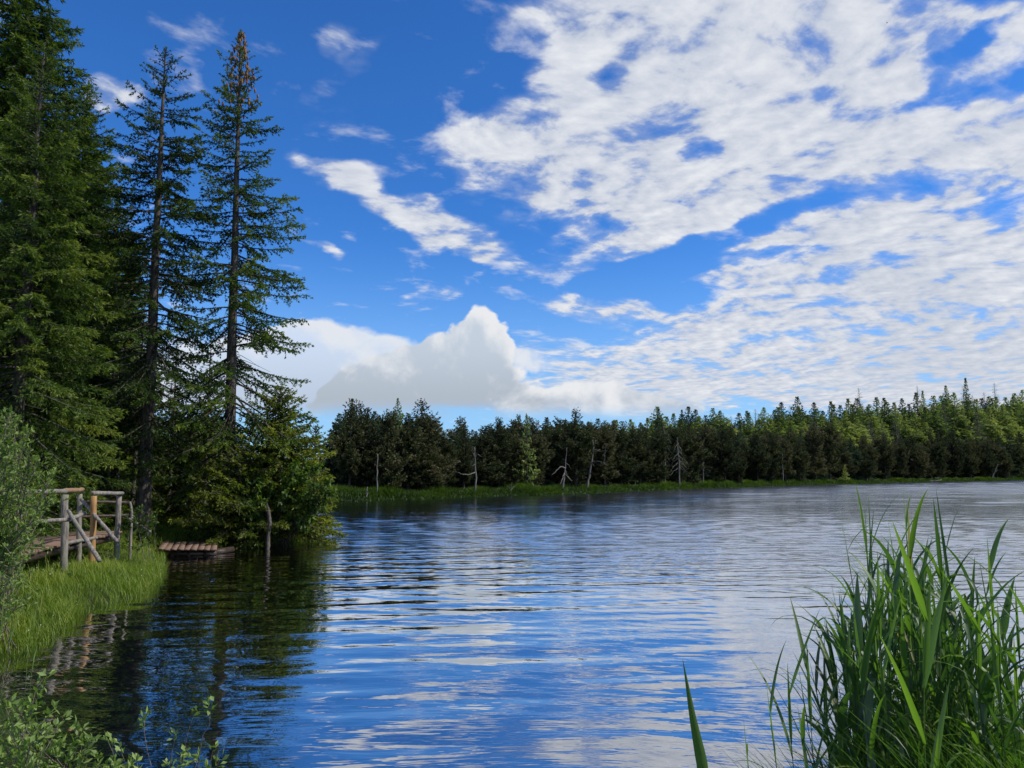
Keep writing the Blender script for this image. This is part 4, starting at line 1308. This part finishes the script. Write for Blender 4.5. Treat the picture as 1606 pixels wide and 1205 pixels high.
def reed(base, top, label, n_leaf=6, leaf_len=.5, leaf_w=.022, tint=.5, stem_r=.0035, bendk=1.0, name="reed", spear=True, group="reeds on the right-hand bank", sway=.06, low=.12):
    r = thing(name, tuple(base), label, "reed", group)
    b0 = lay(base); v = lay(top) - b0; H_ = np.linalg.norm(v)
    tt = np.linspace(0, 1, 9)[:, None]
    sw = np.array([rng.normal(), rng.normal(), 0]) * sway * H_
    Pst = v * tt + sw * (tt * (1 - tt)) * 1.0
    T = Tubes(5); T.tube(Pst[:8] if spear else Pst, np.linspace(stem_r, stem_r * .5, 8 if spear else 9), cap=False, tint=tint - .1)
    link("stem", T.mesh("reed_stem", M_reed), r)
    VV, FF, TT, off = [], [], [], 0
    a0 = rng.random() * 6.28
    jobs = []
    for k in range(n_leaf):
        q = low + (.84 - low) * (k + .5 * rng.random()) / max(1, n_leaf - 1)
        q = min(q, .9)
        i_ = q * 8; j = int(i_); p = Pst[j] + (Pst[j + 1] - Pst[j]) * (i_ - j)
        a = a0 + (k % 2) * math.pi + rng.normal() * .5
        el = R(rng.uniform(58, 80))
        bend = max(.1, rng.gamma(2.0, .40)) * bendk * (1.2 - .5 * q)
        L = leaf_len * (.65 + .55 * rng.random()) * (1.1 - .3 * q)
        jobs.append((leaf_curve(p, (math.cos(a) * math.cos(el), math.sin(a) * math.cos(el), math.sin(el)), L, bend), leaf_w * (.65 + .6 * rng.random()), a, tint + rng.normal() * .16))
    if spear:
        P = np.concatenate([Pst[6:8], Pst[7:] + (Pst[8:] - Pst[7:8]) * np.linspace(.33, 1, 3)[:, None] * 1.0 - (Pst[7:] - Pst[7:8]) * 0]) if False else np.stack([Pst[6] + (Pst[8] - Pst[6]) * s for s in np.linspace(0, 1, 8)])
        jobs.append((P, leaf_w * .75, rng.random() * 6.28, tint + .1))
    for P, w, a, tn in jobs:
        n = len(P); t = np.linspace(0, 1, n)
        dry = rng.random() < .012; w = w * (.55 if dry else 1); tn = 1.0 if dry else min(tn, .84); Wp = w * np.minimum(1, .35 + t * 3.2) * (1 - t ** 2.2) + .0008
        sd = np.array([-math.sin(a), math.cos(a), 0.0])
        V, F = ribbon(P, Wp, sd)
        VV.append(V); FF.append(F + off); off += len(V); TT.append(np.repeat(np.clip(tn + .12 * t, 0, 1), 3))
    link("leaves", mesh_np("reed_leaves", np.concatenate(VV), np.concatenate(FF), 4, [M_reed], tint=np.concatenate(TT), smooth=True), r)
    return r


def reed_px(bx, tx, ty, Y, **k):
    xb = (bx - W0 / 2) / FPX * Y
    base = (xb, Y + .1, max(gz(xb, Y + .1) - .03, -.25))
    return reed(base, tuple(on_y(tx, ty, Y)), **k)


G_ = "tall reeds of the right-hand clump"
named = [  # base column, tip column, tip row, distance
    (1352, 1316, 792, 4.3, "reed with the far-left thin spear tip of the tall clump", dict(leaf_w=.017)),
    (1372, 1356, 786, 4.4, "twin-speared reed, its paired needle tips left in the tall clump", dict(leaf_w=.016)),
    (1368, 1362, 776, 4.5, "slightly taller mate of the twin needle-tipped reeds", dict(leaf_w=.016)),
    (1410, 1392, 812, 4.1, "reed with broad bright forked leaves, right of the twin needle tips", dict(leaf_w=.032, tint=.8, bendk=.7)),
    (1425, 1424, 790, 4.2, "reed with broad upright bright leaf at the top centre of the clump", dict(leaf_w=.034, tint=.8, bendk=.6)),
    (1430, 1416, 762, 4.6, "thin reed reaching highest above the broad bright leaf", dict(leaf_w=.014)),
    (1448, 1468, 765, 4.3, "reed whose dark spear leans right, highest on the right of the clump", dict(leaf_w=.026, tint=.35)),
    (1455, 1473, 832, 4.0, "dark narrow spear below and right of the highest leaning one", dict(leaf_w=.020, tint=.35)),
    (1462, 1459, 905, 3.3, "nearest reed with the widest glowing bright green leaves, centre of the clump", dict(leaf_w=.042, tint=.92, bendk=.25, leaf_len=.62)),
    (1548, 1548, 843, 4.2, "single reed with a flag leaf bent at its tip, right of the clump", dict(leaf_w=.026, tint=.75, n_leaf=5)),
    (1540, 1536, 880, 4.4, "thin spear just left of the flag-leaved reed", dict(leaf_w=.014)),
    (1598, 1592, 915, 4.0, "reed with a nodding dark tip at the photo's right edge", dict(leaf_w=.022, tint=.4)),
    (1515, 1510, 945, 4.0, "reed with an upright leaf between clump and flag-leaved reed", dict(leaf_w=.022, tint=.6)),
    (1340, 1318, 925, 4.0, "reed whose two long grey-green leaves arch out to the left", dict(leaf_w=.022, tint=.25, bendk=2.2, leaf_len=.62)),
    (1282, 1265, 1005, 3.8, "upright bright leaf left of the clump, alone over the water", dict(leaf_w=.024, tint=.8, bendk=.4, n_leaf=4)),
    (1268, 1235, 1040, 3.7, "reed with bright fanned leaves low on the clump's left flank", dict(leaf_w=.022, tint=.75, n_leaf=5)),
    (1262, 1202, 1075, 3.6, "leftmost leaning reed of the clump, low over the water", dict(leaf_w=.020, tint=.5, n_leaf=5)),
    (1300, 1250, 1100, 3.6, "short reed inside the clump's lower left flank", dict(leaf_w=.022, tint=.55, n_leaf=5)),
]
for bx, tx, ty, Y, lab, k in named:
    reed_px(bx, tx, ty, Y, label=lab, group=None, **k)
# the crowd of reeds between them
for k in range(135):
    bx = 1300 + 320 * rng.random() if k > 55 else rng.normal(1425, 50)
    topr = np.interp(bx, [1280, 1320, 1360, 1400, 1460, 1500, 1540, 1620], [1040, 950, 880, 850, 860, 940, 930, 960]) + abs(rng.normal()) * 75
    Y = 3.6 + 1.5 * rng.random()
    zone_ = "left half" if bx < 1420 else "middle" if bx < 1500 else "right part"
    reed_px(bx, bx + rng.normal() * 26, topr, Y, label=f"green reed among many in the {zone_} of the right-hand clump", group=f"reeds crowding the clump's {zone_}",
            leaf_w=.020 + .020 * rng.random(), tint=.15 + .5 * rng.random(), n_leaf=6 + int(3 * rng.random()), leaf_len=.42 + .22 * rng.random(), bendk=1.1 + 1.1 * rng.random())

# single blade and flower stalk standing apart
lb = thing("single_reed", (.62, 2.25, gz(.62, 2.25)), "single broad dark green blade standing apart left of the reed clump", "reed")
o = Vector(lb.location); tipb = on_y(1071, 1035, 2.1) - o; mid_ = on_y(1088, 1130, 2.12) - o; low_ = on_y(1106, 1215, 2.15) - o
t = np.linspace(0, 1, 16)
ctrl = lay([(0.02, 0, -.03), tuple(low_), tuple(mid_), tuple(tipb)])
P = np.stack([np.interp(t * 3, range(4), ctrl[:, k]) for k in range(3)], -1)
P[1:-1] = (P[:-2] + P[1:-1] * 2 + P[2:]) / 4
V, F = ribbon(P, np.interp(t, [0, .25, .45, .75, 1], [.012, .036, .032, .016, .001]), np.array([1.0, .25, 0]), fold=.35)
link("leaf", mesh_np("blade", V, F, 4, [M_reed], tint=np.full(len(V), .42), smooth=True), lb)
reed_px(1187, 1166, 1128, 2.9, label="thin flowering grass stalk between the single blade and the reed clump", group=None, n_leaf=3, leaf_len=.22, leaf_w=.007, tint=.7, name="grass_stalk", low=.5)
# thin reeds at the left bank
for bx, tx, ty, Y, lab in ((12, 8, 925, 7.6, "thin upright reed at the photo's left edge below the grass"), (18, 22, 962, 7.4, "short reed right of the left-edge reed"), (66, 68, 925, 8.0, "slender pale reed over the dark water at the left bank"), (62, 58, 950, 8.1, "faint short reed beside the slender pale one at the left bank")):
    reed_px(bx, tx, ty, Y, label=lab, group=None, n_leaf=4, leaf_len=.35, leaf_w=.014, tint=.75, low=.2)

M_lowgrass = leaf_mat("low_grass", [(0, (0.03, 0.07, 0.012)), (0.5, (0.06, 0.14, 0.018)), (1, (0.14, 0.22, 0.035))], 0.42, 0.0)
# low grass between and in front of the reeds
N = 16000
x = rng.uniform(1.35, 4.2, N); y = rng.uniform(3.1, 5.6, N)
px_ = W0 / 2 + FPX * x / y
keep = (px_ > 1255 + rng.normal(size=N) * 25) & (px_ < 1680) & (sdf(x, y) > -.9)
x, y = x[keep], y[keep]
tgt = np.interp(W0 / 2 + FPX * x / y, [1250, 1330, 1400, 1500, 1620], [1215, 1150, 1095, 1060, 1055])
zt = CAMZ - (tgt - HZ) / FPX * y
z = np.maximum(ground_z(x, y), -.1)
hh = np.clip((zt - z) * (.45 + .65 * rng.random(len(x))), .15, 1.5)
V, F, tt = blades(np.stack([x, y, z], -1), hh, .007 + .008 * rng.random(len(x)), .58 + rng.normal(size=len(x)) * .2, lean=.6, segs=5)
tag(link("reed_grass", mesh_np("reed_grass", V, F, 4, [M_lowgrass], tint=tt)), "dense low grass filling the foot of the reed clump", "grass", kind="stuff")

# ------------------------------------------------------------------ a bird far up
bp0 = on_y(1391, 36, 60)
bm = bmesh.new()
bmesh.ops.create_uvsphere(bm, u_segments=10, v_segments=6, radius=1)
for v in bm.verts:
    v.co = Vector((v.co.x * .10 * (1 - .25 * abs(v.co.x)), v.co.y * .03, v.co.z * .03))
for sgn in (-1, 1):
    w_ = [bm.verts.new(c) for c in ((.04, 0, .01), (.01, sgn * .08, .04), (-.02, sgn * .15, .02), (-.03, sgn * .08, .02), (-.03, 0, .01))]
    bm.faces.new(w_)
me = bpy.data.meshes.new("bird"); bm.to_mesh(me); bm.free(); me.materials.append(solid_mat("dark_feathers", (.015, .015, .018), (.03, .03, .035)))
bo = link("bird", me); bo.location = bp0; bo.rotation_euler = (0.2, 0.1, 0.5)
tag(bo, "tiny dark bird flying before the clouds at the upper right", "bird")
